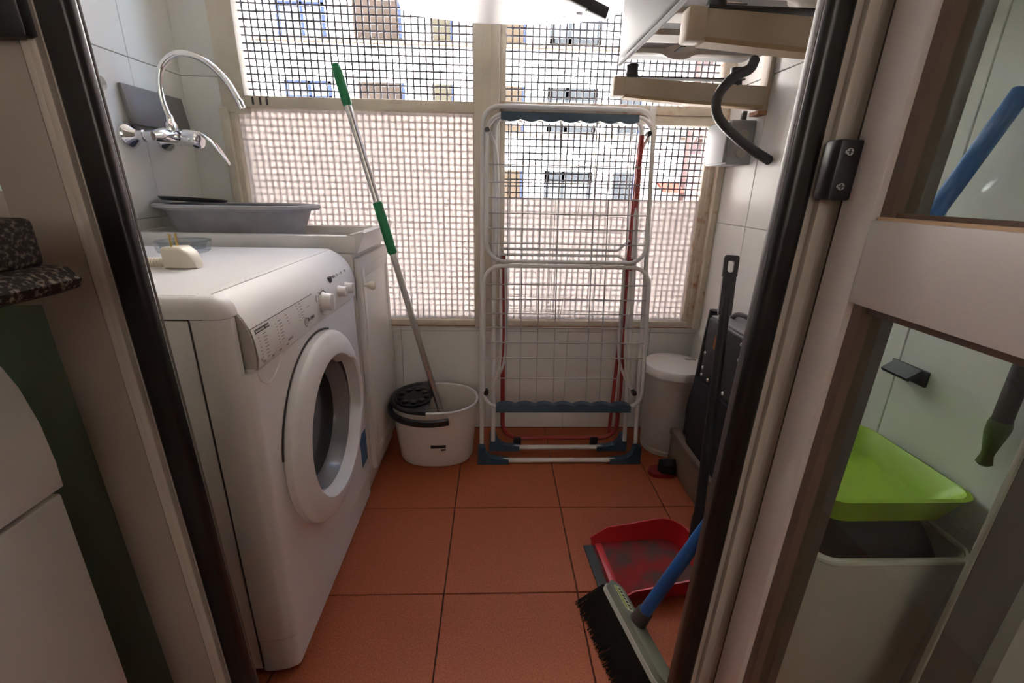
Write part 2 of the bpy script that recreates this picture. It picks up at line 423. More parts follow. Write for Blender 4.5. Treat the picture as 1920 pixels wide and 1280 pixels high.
box('panel_rail', (.742, 1.712, .478), (.781, 1.728, 1.18), 'cream_paint_rusty', w2, .002)
tr = thing('trim_1', 'cream square pillar between the two lattice windows', 'pillar', (-.033, 1.71, .455), kind='structure')
box('pillar', (-.076, 1.682, .455), (.010, 1.80, ZC), 'cream_paint', tr, .004)
box('cover_strip', (-.048, 1.674, .455), (-.020, 1.683, ZC), 'cream_paint', tr, .003)
tag(box('trim_2', (XL, 1.707, .4505), (XR, 1.722, .456), 'rust_line', bev=.002), 'thin rust-stained sill strip along the window bottom', 'sill', kind='structure')
tag(box('trim_3', (-.912, 1.690, .456), (-.886, 1.712, 1.2), 'cream_paint', bev=.002), 'narrow cream batten at the window edge beside the tap', 'batten', kind='structure')
tag(box('trim_4', (.776, 1.676, .456), (.799, 1.705, 1.10), 'cream_paint_rusty', bev=.002), 'narrow rust-spotted batten at the window edge under the junction box', 'batten', kind='structure')

# ------------------------------------------------------------------ the glazed doors
def ribs(parent, x0, x1, n, y, mat):
    w = (x1 - x0) / n
    for k in range(n):
        a = x0 + w * k
        box('profile_rib', (a + .0008, y - (.004 if k % 2 else 0), 0), (a + w - .0008, y + .04, 2.02), mat, parent, .0025)
jr = thing('trim_5', 'aluminium door jamb with black rubber seal at the open leaf', 'door jamb', (.34, YD, 0), kind='structure')
MB().prism(round_rect(.3045, .332, YD - .016, YD + .003, .0085), 'Z', 0, 2.02).build('seal', 'rubber', jr)
box('seal_edge', (.3030, YD - .004, 0), (.3075, YD + .006, 2.02), 'seal_metal', jr, .0018)
ribs(jr, .333, .3765, 3, YD, 'jamb_profile')
box('post', (.3765, YD + .004, 0), (.482, YD + .045, 2.02), 'jamb_shade', jr, .002)
box('end_post', (.706, YD - .004, 0), (.711, YD + .003, 2.02), 'jamb_profile', jr, .001)
box('end_post', (.711, YD - .004, 0), (.716, YD + .003, 2.02), 'jamb_shade', jr)
box('side_board', (.716, YD - .004, 0), (.80, YD + .002, 2.02), 'jamb_shade', jr)
box('head', (-1.02, YD, 2.02), (.80, YD + .045, 2.06), 'jamb_profile', jr)
jl = thing('trim_6', 'aluminium door jamb with black rubber seal beside the washing machine', 'door jamb', (-.38, YD, 0), kind='structure')
MB().prism(round_rect(-.393, -.362, YD - .012, YD + .004, .006), 'Z', 0, 2.02).build('seal', 'rubber', jl)
box('seal_edge', (-.3625, YD + .001, 0), (-.3612, YD + .004, 2.02), 'jamb_shade', jl, .0005)
ribs(jl, -.424, -.393, 3, YD, 'jamb_profile')
def hinge(parent, lo, hi, axis, screws):
    h = box('hinge', lo, hi, 'black_plastic', parent, .003)
    for s in screws:
        d = {'Y': ((s[0], s[1] - .0015, s[2]), 'Y')}[axis]
        MB().lathe([(.0001, -.002), (.0035, -.002), (.0042, 0), (.0042, .002)], d[0], d[1], 14).build('screw', 'steel', h)
        c = MB().box((s[0] - .0026, s[1] - .0042, s[2] - .0005), (s[0] + .0026, s[1] - .0034, s[2] + .0005))
        c.box((s[0] - .0005, s[1] - .0042, s[2] - .0026), (s[0] + .0005, s[1] - .0034, s[2] + .0026)).build('screw_slot', 'seam', h)
# right leaf, swung open towards the kitchen
d1 = thing('door_1', 'open glazed door leaf with wide off-white stile and middle rail', 'door', (.38, .46, 0), kind='structure')
LX0, LX1 = .360, .398
box('stile', (LX0, .434, .02), (LX1, .480, 2.0), 'leaf_paint', d1, .003)
box('stile', (LX0, -.20, .02), (LX1, -.14, 2.0), 'leaf_paint', d1, .003)
box('rail', (LX0, -.14, .867), (LX1, .4345, .947), 'leaf_paint', d1, .0015)
box('rail_cap', (LX0 + .003, -.14, .947), (LX1 - .003, .431, .9500), 'rail_edge', d1)
box('rail', (LX0, -.14, .02), (LX1, .4345, .14), 'leaf_paint', d1, .003)
box('rail', (LX0, -.14, 1.93), (LX1, .4345, 2.0), 'leaf_paint', d1, .003)
for z0, z1 in ((.14, .867), (.950, 1.93)):
    box('bead', (LX0 + .007, .422, z0), (LX1 - .007, .434, z1), 'leaf_bead', d1)
    box('bead', (LX0 + .012, -.14, z1 - .008), (LX1 - .012, .422, z1), 'leaf_bead', d1)
    box('bead', (LX0 + .012, -.14, z0), (LX1 - .012, .422, z0 + .004), 'leaf_bead', d1)
    g = box('pane', (LX0 + .018, -.14, z0), (LX0 + .0195, .434, z1), 'pane_glass', d1); g['label'] = 'clear glass pane'
hinge(d1, (.338, .470, .963), (.366, .4955, 1.020), 'Y', ((.346, .470, 1.008), (.346, .470, .976)))
# left leaf, closed
d2 = thing('door_2', 'closed glazed door leaf with stile coloured as if shaded behind the granite worktop', 'door', (-.70, YD, 0), kind='structure')
box('stile', (-.487, YD + .002, .02), (-.4245, YD + .040, 2.0), 'leaf_paint_shaded', d2, .002)
box('stile', (-1.02, YD + .002, .02), (-.95, YD + .040, 2.0), 'leaf_paint_shaded', d2, .002)
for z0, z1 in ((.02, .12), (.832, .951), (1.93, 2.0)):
    box('rail', (-.95, YD + .003, z0), (-.487, YD + .039, z1), 'leaf_paint_shaded', d2, .002)
g = box('pane', (-.95, YD + .018, .12), (-.487, YD + .0195, .832), 'pane_dark', d2); g['label'] = 'dark green-tinted glass pane'
g = box('pane', (-.95, YD + .018, .951), (-.487, YD + .0195, 1.93), 'pane_glass', d2); g['label'] = 'clear glass pane'
hinge(d2, (-.446, YD - .012, 1.082), (-.404, YD + .002, 1.160), 'Y', ((-.432, YD - .012, 1.106),))

# the old door frame stands slightly out of plumb on both sides
for o, deg, zp in ((jr, 1.6, 1.1), (d1, 1.6, 1.1), (jl, -1.5, .45), (d2, -1.5, .45)):
    o.rotation_euler.y = math.radians(deg); o.location.x -= zp * math.sin(math.radians(deg))

# ------------------------------------------------------------------ washing machine
WX0, WX1, WY0, WY1, WT = -.965, -.400, .690, 1.283, .800
wm = thing('washing_machine', 'white front-loading washing machine with round glass door beside the laundry sink', 'washing machine', (-.68, .987, 0))
box('body', (WX0, WY0 + .002, .012), (-.470, WY1 - .002, .765), 'white_enamel', wm, .006)
# lid: flat top; the round front edge belongs to the control panel, the near corner piece is set back
prof = [(WX0, .767), (-.455, .767), (-.455, .7985), (-.47, WT), (WX0, WT)]
MB().prism(prof, 'Y', WY0 + .0215, WY1).build('top_lid', 'white_enamel', wm, angle=50)
RN = .022
ed = [(WY0 + RN, .767), (WY0 + .0008, .767)] + [(WY0 + .0008 + RN * (1 - math.cos(t)), .778 + (WT - .7783) * math.sin(t)) for t in [PI / 2 * k / 8 for k in range(9)]]
MB().prism(ed, 'X', WX0, -.452).build('lid_edge', 'white_enamel', wm, angle=60)
nc = []
for k in range(9):
    t = PI / 2 * k / 8; e = 1 - math.sin(t); yy = WY0 + .0008 + RN * (1 - math.cos(t))
    zt = .778 + (WT - .7783) * math.sin(t); xf = -.4150 - .014 * e
    row = [(-.453, yy, .767), (xf, yy, .767)]
    for q in range(9):
        a = PI / 2 * q / 8; row.append((-.453 + (xf + .453) * math.cos(a) ** .8, yy, .770 + (zt - .770) * math.sin(a)))
    nc.append(row)
nc.append([(x, WY0 + .0345, z) for x, y, z in nc[-1]])
MB().loft(nc).build('lid_corner', 'white_enamel', wm, angle=60)
# front shell with round opening and soft near and far corners
DC, DZ, RH = .978, .430, .196
NN = 64
outer, hole = [], []
y0, y1, z0, z1 = WY0 + .022, WY1 - .012, .095, .668
for j in range(NN):
    a = 2 * PI * j / NN; c, s = math.cos(a), math.sin(a)
    hole.append((DC + RH * c, DZ + RH * s))
    k = min((y1 - DC) / c if c > 1e-6 else (y0 - DC) / c if c < -1e-6 else 9, (z1 - DZ) / s if s > 1e-6 else (z0 - DZ) / s if s < -1e-6 else 9)
    outer.append((DC + k * c, DZ + k * s))
# snap the four nearest samples onto the corners
for cy_, cz_ in ((y0, z0), (y0, z1), (y1, z0), (y1, z1)):
    j = min(range(NN), key=lambda q: (outer[q][0] - cy_) ** 2 + (outer[q][1] - cz_) ** 2); outer[j] = (cy_, cz_)
mb = MB().loft([[(WX1, y, z) for y, z in outer], [(WX1, y, z) for y, z in hole], [(-.47, y, z) for y, z in hole]], cap=False)
def corner(ya, yb, s):   # quarter-round corner columns with two soft grooves
    pts = []
    for i in range(13):
        t = i / 12 * PI / 2; y = yb - (yb - ya) * math.sin(t); x = WX1 - .062 * (1 - math.cos(t)) ** 1.1
        x += -.0022 * math.exp(-((i - 5) / 1.1) ** 2) - .0022 * math.exp(-((i - 9) / 1.1) ** 2)
        pts.append((x, y))
    pts += [(-.472, ya), (-.472, yb)]
    return pts
near = corner(WY0 + .001, y0, 1); far = [(x, y) for x, y in corner(WY1 - .001, y1, -1)]
mb.prism([(x - .010 * 0, y) for x, y in near], 'Z', .095, .668); mb.prism(far, 'Z', .095, .668)
mb.prism([(min(x, -.4135), min(y, WY0 + .034)) for x, y in near[:-2]] + [(-.472, WY0 + .001), (-.472, WY0 + .034)], 'Z', .668, .7655)
mb.build('front_panel', 'white_enamel', wm, angle=55)
MB().prism([(x - .004, y) for x, y in near[:-2]] + [(-.472, WY0 + .003), (-.472, WY1 - .003)] + [(x - .004, y) for x, y in far[:-2]][::-1], 'Z', .010, .091).build('kick_panel', 'white_enamel', wm, angle=55)
MB().prism([(x - .0015, y) for x, y in near[:-2]] + [(-.472, WY0 + .003), (-.472, WY1 - .003)] + [(x - .0015, y) for x, y in far[:-2]][::-1], 'Z', .0905, .0955).build('kick_seam', 'leaf_paint', wm, angle=0)
box('front_lip', (-.47, WY0 + .030, .655), (-.4015, WY0 + .07, .6725), 'white_enamel', wm)
box('side_seam', (-.4735, WY0 + .0004, .02), (-.4705, WY0 + .004, .765), 'seam', wm)
box('lid_seam', (WX0 + .01, WY0 + .0018, .7645), (-.452, WY0 + .02, .7680), 'seam', wm)
# control panel (bulged) and detergent drawer front on its near half
PPR = [(-.470, .670), (-.398, .670), (-.3945, .690), (-.396, .720), (-.401, .742), (-.408, .758), (-.419, .774), (-.434, .787), (-.452, .7965), (-.472, .8004), (-.472, .67)]
MB().prism(PPR, 'Y', WY0 + .0345, WY1 - .002).build('control_panel', 'white_enamel', wm, angle=50)
MB().prism([(x - .0008, z - .0006) for x, z in PPR], 'Y', WY0 + .0305, WY0 + .0344).build('panel_end', 'box_side', wm, angle=50)
DY1 = .985
MB().prism([(-.44, .6715), (-.3965, .6715), (-.3933, .690), (-.3948, .720), (-.3998, .7400), (-.44, .7400)], 'Y', WY0 + .0345, DY1).build('detergent_drawer', 'white_enamel', wm, angle=50)
dr = [o for o in wm.children if o.name.startswith('detergent')][0]
MB().box((-.4030, WY0 + .035, .7402), (-.3997, DY1 + .001, .7410)).build('drawer_seam', 'seam', dr, angle=0)
def pside(z):   # front face of the drawer at height z
    P_ = [(.690, -.3931), (.720, -.3946), (.7400, -.3996), (.758, -.4075)]
    if z <= .690: return -.3931
    for (za, xa), (zb, xb) in zip(P_, P_[1:]):
        if z <= zb: return xa + (xb - xa) * (z - za) / (zb - za)
    return -.4075
pr = MB()
def mark(mbx, y, z, w, h):
    x = pside(z); x2 = pside(z + h)
    mbx.pydata([(x + .0006, y, z), (x + .0006, y + w, z), (x2 + .0006, y + w, z + h), (x2 + .0006, y, z + h)], [(0, 1, 2, 3)])
for col, (yy, zt, n, w) in enumerate(((.735, .722, 8, .006), (.752, .724, 8, .014), (.800, .727, 7, .006), (.812, .729, 7, .016), (.845, .731, 4, .01), (.897, .735, 6, .006), (.909, .736, 6, .014), (.940, .722, 1, .014))):
    for k in range(n): mark(pr, yy, zt - .0058 * k, w * random.uniform(.6, 1), .0016)
for k in range(4): mark(pr, .735 + .03 * k, .678, .010, .003)
mark(pr, .730, .682, .004, .006); mark(pr, .752, .680, .0006, .010); mark(pr, .835, .684, .022, .004)
o = pr.build('printed_text', 'print_grey', dr, angle=0); o['kind'] = 'stuff'
pb = MB(); mark(pb, .732, .7300, .050, .0068); pb.build('title_block', 'print_dark', dr, angle=0)
pw = MB()
for k in range(11):
    if k != 7:
        x = pside(.736) + .0003; y = .735 + .0042 * k
        mark(pw, y, .7322, .0026, .0026)
o = pw.build('title_letter', 'white_plastic', dr, angle=0); o.location.x += .0006
lg = MB()
ring = [(pside(.697) + .001, .925 + .0075 * math.cos(t), .695 + .0095 * math.sin(t)) for t in [2 * PI * i / 20 for i in range(20)]]
lg.tube(ring, .0005, 5, True); mark(lg, .924, .690, .0016, .007); mark(lg, .924, .699, .0016, .0018)
for k, w in enumerate((.004, .003, .006, .005, .003)): mark(lg, .937 + .0075 * k, .693, w, .007)
lg.build('logo', 'print_dark', dr, angle=0)
# dials and buttons on the far half
def dial(y, z, r, d, name):
    x = pside(z) - .003
    k = MB().lathe([(r * 1.12, x), (r * 1.1, x + .004), (r, x + .006), (r * .94, x + d), (r * .80, x + d + .002), (.0005, x + d + .002)], (0, y, z), 'X', 28).build(name, 'white_plastic', wm)
    box('grip', (x + d, y - .003, z - r * .9), (x + d + .005, y + .003, z + r * .9), 'white_plastic', k, .0012)
    return k
dial(1.033, .712, .0205, .024, 'program_dial')
dial(1.148, .711, .0135, .018, 'option_dial'); dial(1.203, .709, .0135, .018, 'option_dial')
pm = MB()
for k in range(15):
    a = math.radians(-20 + 20 * k); mark(pm, 1.033 + .031 * math.cos(a), .710 + .029 * math.sin(a), .005, .002)
pm.build('dial_print', 'print_grey', wm, angle=0)
sw = MB()
pts = [(pside(.73) + .0025, 1.033 + .025 * math.cos(math.radians(a)), .712 + .0255 * math.sin(math.radians(a))) for a in range(45, 131, 8)]
sw.tube(pts, .0011, 5)
pts = [(pside(.73) + .0025, 1.010 + .016 * math.cos(math.radians(a)), .727 + .012 * math.sin(math.radians(a))) for a in range(140, 221, 10)]
sw.tube(pts, .0007, 5); sw.build('dial_swirl', 'print_dark', wm)
box('display', (pside(.745) - .006, 1.104, .7385), (pside(.745) + .0012, 1.122, .7545), 'print_dark', wm, .001)
for k in range(4):
    box('button', (-.412, 1.142 + .030 * k, .7435), (-.4025, 1.156 + .030 * k, .7535), 'white_enamel', wm, .003)
    box('button_mark', (-.4080, 1.136 + .030 * k, .7465), (-.4022, 1.1385 + .030 * k, .7525), 'print_grey', wm)
# sculpted crease below the drawer
cr = bez([(-.4010, .722, .678), (-.3998, .730, .650), (-.3996, .755, .634), (-.3996, .785, .640), (-.3996, .815, .662), (-.4, .832, .680)], 8)
tube('front_crease', [p for p in cr], .0018, 'white_enamel', wm, 8)
# door: wide conical ring whose inner edge flares into a grip on the far side
RO = .221
rings = []
nA = 72
for j in range(nA):
    a = 2 * PI * j / nA; deg = math.degrees(a)
    dd = ((deg - 12 + 180) % 360) - 180
    fl_ = 1 / (1 + math.exp((abs(dd) - 30) / 2.5))
    ri = .163 + .020 * fl_
    P = [(RO, -.3985), (RO + .0005, -.384), (RO - .003, -.3785), (RO - .010, -.3745), (ri + .010, -.3655), (ri + .004, -.3660), (ri, -.3700), (ri - .012 * (1 - fl_), -.398), (ri - .004, -.4), (RO - .01, -.4)]
    rings.append([(x, DC + r * math.cos(a), DZ + r * math.sin(a)) for r, x in P])
dr_ = MB().loft(rings, closed=True).build('door', 'white_enamel', wm, angle=28)
MB().lathe([(RH - .001, -.402), (RH - .001, -.440), (.154, -.440), (.152, -.434), (.153, -.399)], (0, DC, DZ), 'X', 48, cap=False).build('door_gasket', 'grey_board', dr_)
MB().lathe([(.1505, -.392), (.1475, -.400), (.141, -.414), (.134, -.428), (.1335, -.431)], (0, DC, DZ), 'X', 56, cap=False).build('glass_bowl', 'bowl_glass', dr_)
MB().lathe([(.1345, -.4295), (.10, -.434), (.05, -.437), (.0005, -.438)], (0, DC, DZ), 'X', 56, cap=False).build('bowl_bottom', 'smoked_glass', dr_)
rs = [(-.3985 + .010 * 0, DC + (RO + .004) * math.cos(math.radians(a)), DZ + (RO + .004) * math.sin(math.radians(a))) for a in range(70, 171, 5)]
tube('door_shadow_gap', rs, .0022, 'seam', dr_, 6)
box('latch_hole', (-.399, .885, .618), (-.3955, .897, .628), 'seam', wm)
mb = MB(); mb.box((-.4005, 1.205, .150), (-.3992, 1.262, .255)); st = mb.build('energy_sticker', 'sticker_blue', wm, angle=0); st['label'] = 'dark blue sticker'
for yy in (.73, 1.24):
    for xx in (-.92, -.48): MB().lathe([(.02, 0), (.02, .006), (.010, .014)], (xx, yy, 0), 'Z', 14).build('foot', 'black_plastic', wm)

# plug and ashtray on the machine
pg = thing('power_plug', 'cream two-pin power plug lying on the washing machine lid', 'plug', (-.632, .965, WT))
MB().loft([[(-0.666 + dx, .955 + y, WT + z) for y, z in round_rect(-w, w, .001, h, .006, 3)] for dx, w, h in ((0, .017, .036), (.003, .021, .043), (.036, .021, .044), (.050, .019, .034), (.060, .012, .016))]).build('plug_body', 'plug_plastic', pg)
for yy in (-.009, .009): tube('pin', [(-0.648, .955 + yy, WT + .040), (-0.648, .955 + yy, WT + .068)], .0024, 'brass', pg, 8)
cp = [(-0.666, .955, WT + .012), (-0.691, .953, WT + .011), (-0.721, .950, WT + .008)]
tube('strain_relief', cp, [.0095, .0085, .0065], 'plug_plastic', pg, 10)
for k in range(6): MB().lathe([(.0088, -.0012), (.0102, 0), (.0088, .0012)], (0, 0, 0), 'X', 12, M=Matrix.Translation((-0.681 - .006 * k, .953, WT + .0105))).build('relief_rib', 'plug_plastic', pg)
tube('cable', bez([(-0.721, .950, WT + .0065), (-0.776, .94, WT + .0045), (-0.846, .93, WT + .0045), (-.955, .95, WT + .0045)], 8), .0036, 'plug_plastic', pg, 8)
at = thing('glass_ashtray', 'round clear glass ashtray on the washing machine lid', 'ashtray', (-.775, 1.175, WT))
MB().lathe([(.001, 0), (.050, 0), (.056, .004), (.061, .026), (.059, .029), (.053, .028), (.047, .010), (.001, .008)], (-.775, 1.175, WT), 'Z', 40, cap=False).build('bowl', 'ashtray_glass', at)
MB().tube([(-.775 + .059 * math.cos(2 * PI * i / 40), 1.175 + .059 * math.sin(2 * PI * i / 40), WT + .029) for i in range(40)], .0022, 6, True).build('rim', 'ashtray_glass', at)

# ------------------------------------------------------------------ sink cabinet, sink, tap
cb = thing('sink_cabinet', 'white cabinet with knobbed panel door under the laundry sink', 'cabinet', (-.70, 1.50, 0))
box('body', (-1.02, 1.306, .060), (-.404, 1.655, .782), 'white_paint', cb, .004)
box('plinth', (-1.02, 1.306, 0), (-.415, 1.655, .060), 'white_paint', cb)
dd_ = box('door', (-.404, 1.312, .075), (-.386, 1.650, .770), 'white_paint', cb, .004)
for lo, hi in (((-.387, 1.325, .11), (-.384, 1.350, .74)), ((-.387, 1.610, .11), (-.384, 1.635, .74)), ((-.387, 1.350, .71), (-.384, 1.610, .74)), ((-.387, 1.350, .11), (-.384, 1.610, .14))):
    box('door_moulding', lo, hi, 'white_paint', dd_, .0014)
MB().lathe([(.005, -.386), (.005, -.376), (.012, -.368), (.0135, -.360), (.010, -.353), (.0005, -.351)], (0, 1.335, .688), 'X', 20).build('knob', 'plug_plastic', dd_)
sk = thing('laundry_sink', 'shallow white laundry sink with broad rim on the cabinet', 'sink', (-.71, 1.49, .783))
SX0, SX1, SY0, SY1, SZ0, SZ1 = -1.024, -.392, 1.312, 1.672, .783, .832
box('front_rim', (SX0, SY0, SZ0), (SX1, SY0 + .030, SZ1), 'sink_white', sk, .006)
box('rear_rim', (SX0, SY1 - .045, SZ0), (SX1, SY1, SZ1), 'sink_white', sk, .006)
MB().prism([(SX1 - .028, SZ0), (SX1, SZ0), (SX1 + .006, SZ0 + .012), (SX1 + .026, SZ1 + .008), (SX1 + .017, SZ1 + .010), (SX1 - .026, SZ1)], 'Y', SY0 + .004, SY1 - .004).build('splash_end', 'sink_white', sk)
box('side_rim', (SX0, SY0 + .02, SZ0), (SX0 + .02, SY1 - .02, SZ1), 'sink_white', sk, .004)
box('sink_floor', (SX0, SY0 + .02, SZ0), (SX1 - .01, SY1 - .02, SZ0 + .014), 'sink_white', sk)
# grey basin standing in the sink, dark tray on its rim
bs = thing('wash_basin', 'grey plastic oval washing-up basin standing in the laundry sink', 'basin', (-.79, 1.49, .797))
def oval(cx_, cy_, rx, ry, z, n=48, p=2.6):
    out = []
    for j in range(n):
        a = 2 * PI * j / n; c, s = math.cos(a), math.sin(a)
        out.append((cx_ + rx * math.copysign(abs(c) ** (2 / p), c), cy_ + ry * math.copysign(abs(s) ** (2 / p), s), z))
    return out
bx, by = -.788, 1.492
MB().loft([oval(bx, by, .165, .098, .7975), oval(bx, by, .170, .103, .800), oval(bx, by, .205, .130, .893), oval(bx, by, .205, .131, .8935), oval(bx, by, .198, .124, .893), oval(bx, by, .164, .098, .803), oval(bx, by, .10, .06, .8025)], cap=True).build('tub', 'basin_grey', bs, angle=35)
MB().loft([oval(bx, by, .202, .128, .890), oval(bx, by, .226, .150, .890), oval(bx, by, .231, .155, .896), oval(bx, by, .228, .153, .9035), oval(bx, by, .206, .132, .9045), oval(bx, by, .199, .125, .900)], closed=True).build('rim', 'basin_grey', bs, angle=50)
Mt = Matrix.Translation((-.93, 1.50, .9095)) @ Matrix.Rotation(math.radians(3), 4, 'Y') @ Matrix.Rotation(math.radians(-2), 4, 'X')
ty = MB().lathe([(.0005, 0), (.080, 0), (.086, .004), (.088, .009), (.084, .009), (.078, .004), (.0005, .004)], (0, 0, 0), 'Z', 40, 1.05, .9, M=Mt).build('tray', 'black_plastic', loc=(-.93, 1.50, .905))
tag(ty, 'thin dark round tray lying across the grey basin rim', 'tray')

tp = thing('wall_tap', 'chrome wall mixer tap with swan-neck spout and lever', 'tap', (XL, 1.5, 1.09))
for yy in (1.425, 1.575):
    MB().lathe([(.036, XL), (.036, XL + .004), (.030, XL + .014), (.018, XL + .024), (.014, XL + .030)], (0, yy, 1.086), 'X', 28).build('escutcheon', 'chrome', tp)
    MB().lathe([(.014, XL + .026), (.014, XL + .034), (.017, XL + .036), (.017, XL + .048), (.014, XL + .050), (.014, XL + .072)], (0, yy, 1.086), 'X', 8 if True else 0).build('union_nut', 'chrome', tp)
MB().tube(bez([(XL + .070, 1.420, 1.084), (XL + .076, 1.455, 1.090), (XL + .080, 1.5, 1.094), (XL + .076, 1.545, 1.090), (XL + .070, 1.580, 1.084)], 8), [.0135 + .010 * math.sin(PI * i / 32) for i in range(33)], 16).build('body', 'chrome', tp)
MB().tube(bez([(XL + .078, 1.5, 1.094), (XL + .105, 1.5, 1.090), (XL + .135, 1.5, 1.085), (XL + .160, 1.5, 1.082)], 6), [.020] * 7 + [.024] * 6 + [.026, .026, .026, .025, .022, .016], 18).build('cartridge', 'chrome', tp)
MB().loft([[(x, 1.5 + a, z + b) for a, b in round_rect(-w, w, -t, t, t * .9, 3)] for x, z, w, t in ((XL + .135, 1.103, .020, .006), (XL + .165, 1.100, .019, .007), (XL + .190, 1.078, .013, .005), (XL + .212, 1.045, .010, .004), (XL + .228, 1.018, .006, .003))]).build('lever', 'chrome', tp)
MB().lathe([(.017, 1.105), (.017, 1.122), (.012, 1.128), (.010, 1.146)], (XL + .092, 1.475, 0), 'Z', 20).build('spout_collar', 'chrome', tp)
spine = bez([(XL + .092, 1.475, 1.135), (XL + .082, 1.475, 1.195), (XL + .095, 1.478, 1.265), (XL + .145, 1.483, 1.302), (XL + .205, 1.490, 1.292), (XL + .255, 1.497, 1.245), (XL + .285, 1.50, 1.185)], 8)
tube('spout', spine, .0085, 'chrome', tp, 12)
tube('spout_tip', [(XL + .283, 1.50, 1.192), (XL + .289, 1.501, 1.172)], .0100, 'chrome', tp, 12)
bd = MB().box((-.0045, -.127, 0), (.0045, .127, .103), .0012, M=Matrix.Translation((XL + .020, 1.553, 1.115)) @ Matrix.Rotation(math.radians(-7), 4, 'Y')).build('board', 'grey_board', loc=(XL + .02, 1.553, 1.115))
tag(bd, 'dark grey rectangular board leaning on the wall above the tap', 'board')
sd = thing('soap_holder', 'small white holder fixed to the tiles behind the tap board', 'holder', (XL, 1.31, 1.19))
MB().lathe([(.024, XL), (.024, XL + .004), (.016, XL + .012), (.014, XL + .03)], (0, 1.315, 1.205), 'X', 20).build('mount', 'white_plastic', sd)
MB().loft([[(XL + .028 + .02 * math.sin(PI * i / 5), 1.315 + .016 * math.cos(a), 1.205 - .004 * i + .019 * math.sin(a)) for a in [2 * PI * j / 14 for j in range(14)]] for i in range(6)]).build('cup', 'white_plastic', sd)

# ------------------------------------------------------------------ mop and bucket
bk = thing('mop_bucket', 'pale oval mop bucket with black wringer and folded black handle', 'bucket', (-.215, 1.510, 0))
kx, ky = -.215, 1.510
def ov(rx, ry, z, n=56, p=2.25): return oval(kx, ky, rx, ry, z, n, p)
MB().loft([ov(.118, .078, .001), ov(.128, .086, .006), ov(.134, .092, .02), ov(.146, .116, .15), ov(.151, .124, .236), ov(.152, .125, .2365), ov(.148, .121, .235), ov(.142, .112, .15), ov(.129, .088, .02), ov(.08, .05, .012)]).build('tub', 'bucket_plastic', bk, angle=40)
MB().tube([Vector(p) for p in ov(.152, .125, .239)], .0045, 8, True).build('rim', 'rack_white', bk)
wr_ = []
half = [p for p in ov(.151, .125, .242, 80) if p[0] < kx - .012]
wrg = MB()
def plate(poly, za, zb): return MB().prism(poly, 'Z', za, zb)
hp = [(p[0], p[1]) for p in half]
wo = plate(hp, .232, .241).build('wringer', 'black_plastic', bk, angle=30)
cwx, cwy = kx - .078, ky
MB().lathe([(.066, .2405), (.070, .246), (.064, .247), (.056, .241), (.040, .2412), (.036, .2450), (.028, .243), (.0005, .2435)], (cwx, cwy, 0), 'Z', 36, 1, 1.15).build('wringer_cone', 'black_matte', wo)
for k in range(9):
    a = 2 * PI * k / 9
    MB().lathe([(.0105, .2415), (.0105, .2495), (.007, .2510), (.0005, .251)], (cwx + .047 * math.cos(a), cwy + .053 * math.sin(a), 0), 'Z', 10).build('wringer_tooth', 'black_plastic', wo)
MB().tube([Vector(p) for p in half], .0085, 8).build('wringer_edge', 'black_plastic', wo)
hnd = []
for i in range(41):
    a = math.radians(68 + 224 * i / 40)
    hnd.append((kx + .161 * math.cos(a), ky + .150 * math.sin(a), .216 - .006 * math.sin(PI * i / 40)))
MB().loft([[Vector(p) + Vector((0, 0, b)) + (Vector((p[0] - kx, p[1] - ky, 0)).normalized() * a) for a, b in round_rect(-.007, .007, -.012, .012, .005, 2)] for p in hnd]).build('handle', 'black_plastic', bk)
for s in (0, -1):
    p = hnd[s]; MB().lathe([(.0035, -.002), (.0035, .010)] if s else [(.0035, -.010), (.0035, .002)], (p[0], p[1] - .004 if s else p[1] + .004, p[2]), 'Y', 10).build('handle_pin', 'rack_white', bk)
def label_patch(a0, a1, z0_, z1_):
    mbx = MB(); vs = []
    for i in range(7):
        a = math.radians(a0 + (a1 - a0) * i / 6)
        for z in (z0_, z1_):
            k = (z - .02) / .13; rx, ry = .134 + .012 * k + .0016, .092 + .024 * k + .0016; c, s_ = math.cos(a), math.sin(a)
            vs.append((kx + rx * math.copysign(abs(c) ** (2 / 2.25), c), ky + ry * math.copysign(abs(s_) ** (2 / 2.25), s_), z))
    mbx.pydata(vs, [(2 * i, 2 * i + 2, 2 * i + 3, 2 * i + 1) for i in range(6)]).build('label', 'sticker_dark', bk)
label_patch(268, 286, .094, .108); label_patch(279, 286, .082, .090)

mp = thing('mop', 'long silver mop with green grips standing in the bucket', 'mop', (-.175, 1.47, .02))
A, B = Vector((-.154, 1.480, .035)), Vector((-.461, 1.500, 1.2926))
def L(t): return A + (B - A) * t
tube('pole', [L(0.0), L(.95)], .0105, 'alu_pole', mp, 16)
tube('end_grip', [L(.915), L(.93), L(.985), L(1)], [.0125, .0145, .0140, .010], 'mop_green', mp, 14)
g = [L(.575), L(.578), L(.585)] + [L(.585 + .0135 * i) for i in range(1, 9)] + [L(.700), L(.702)]
tube('middle_grip', g, [.011, .0145, .0150] + [.0150 if i % 2 else .0142 for i in range(8)] + [.0145, .011], 'mop_green', mp, 14)
hd = MB()
for k in range(40):
    a = random.uniform(0, 2 * PI); r = random.uniform(.01, .04)
    hd.tube([(A.x + .008 * math.cos(a), A.y + .008 * math.sin(a), .058), (A.x + r * math.cos(a), A.y + r * math.sin(a), .035), (A.x + r * 1.2 * math.cos(a), A.y + r * 1.2 * math.sin(a), .018)], .003, 4)
o = hd.build('mop_strand', 'basin_grey', mp); o['kind'] = 'stuff'

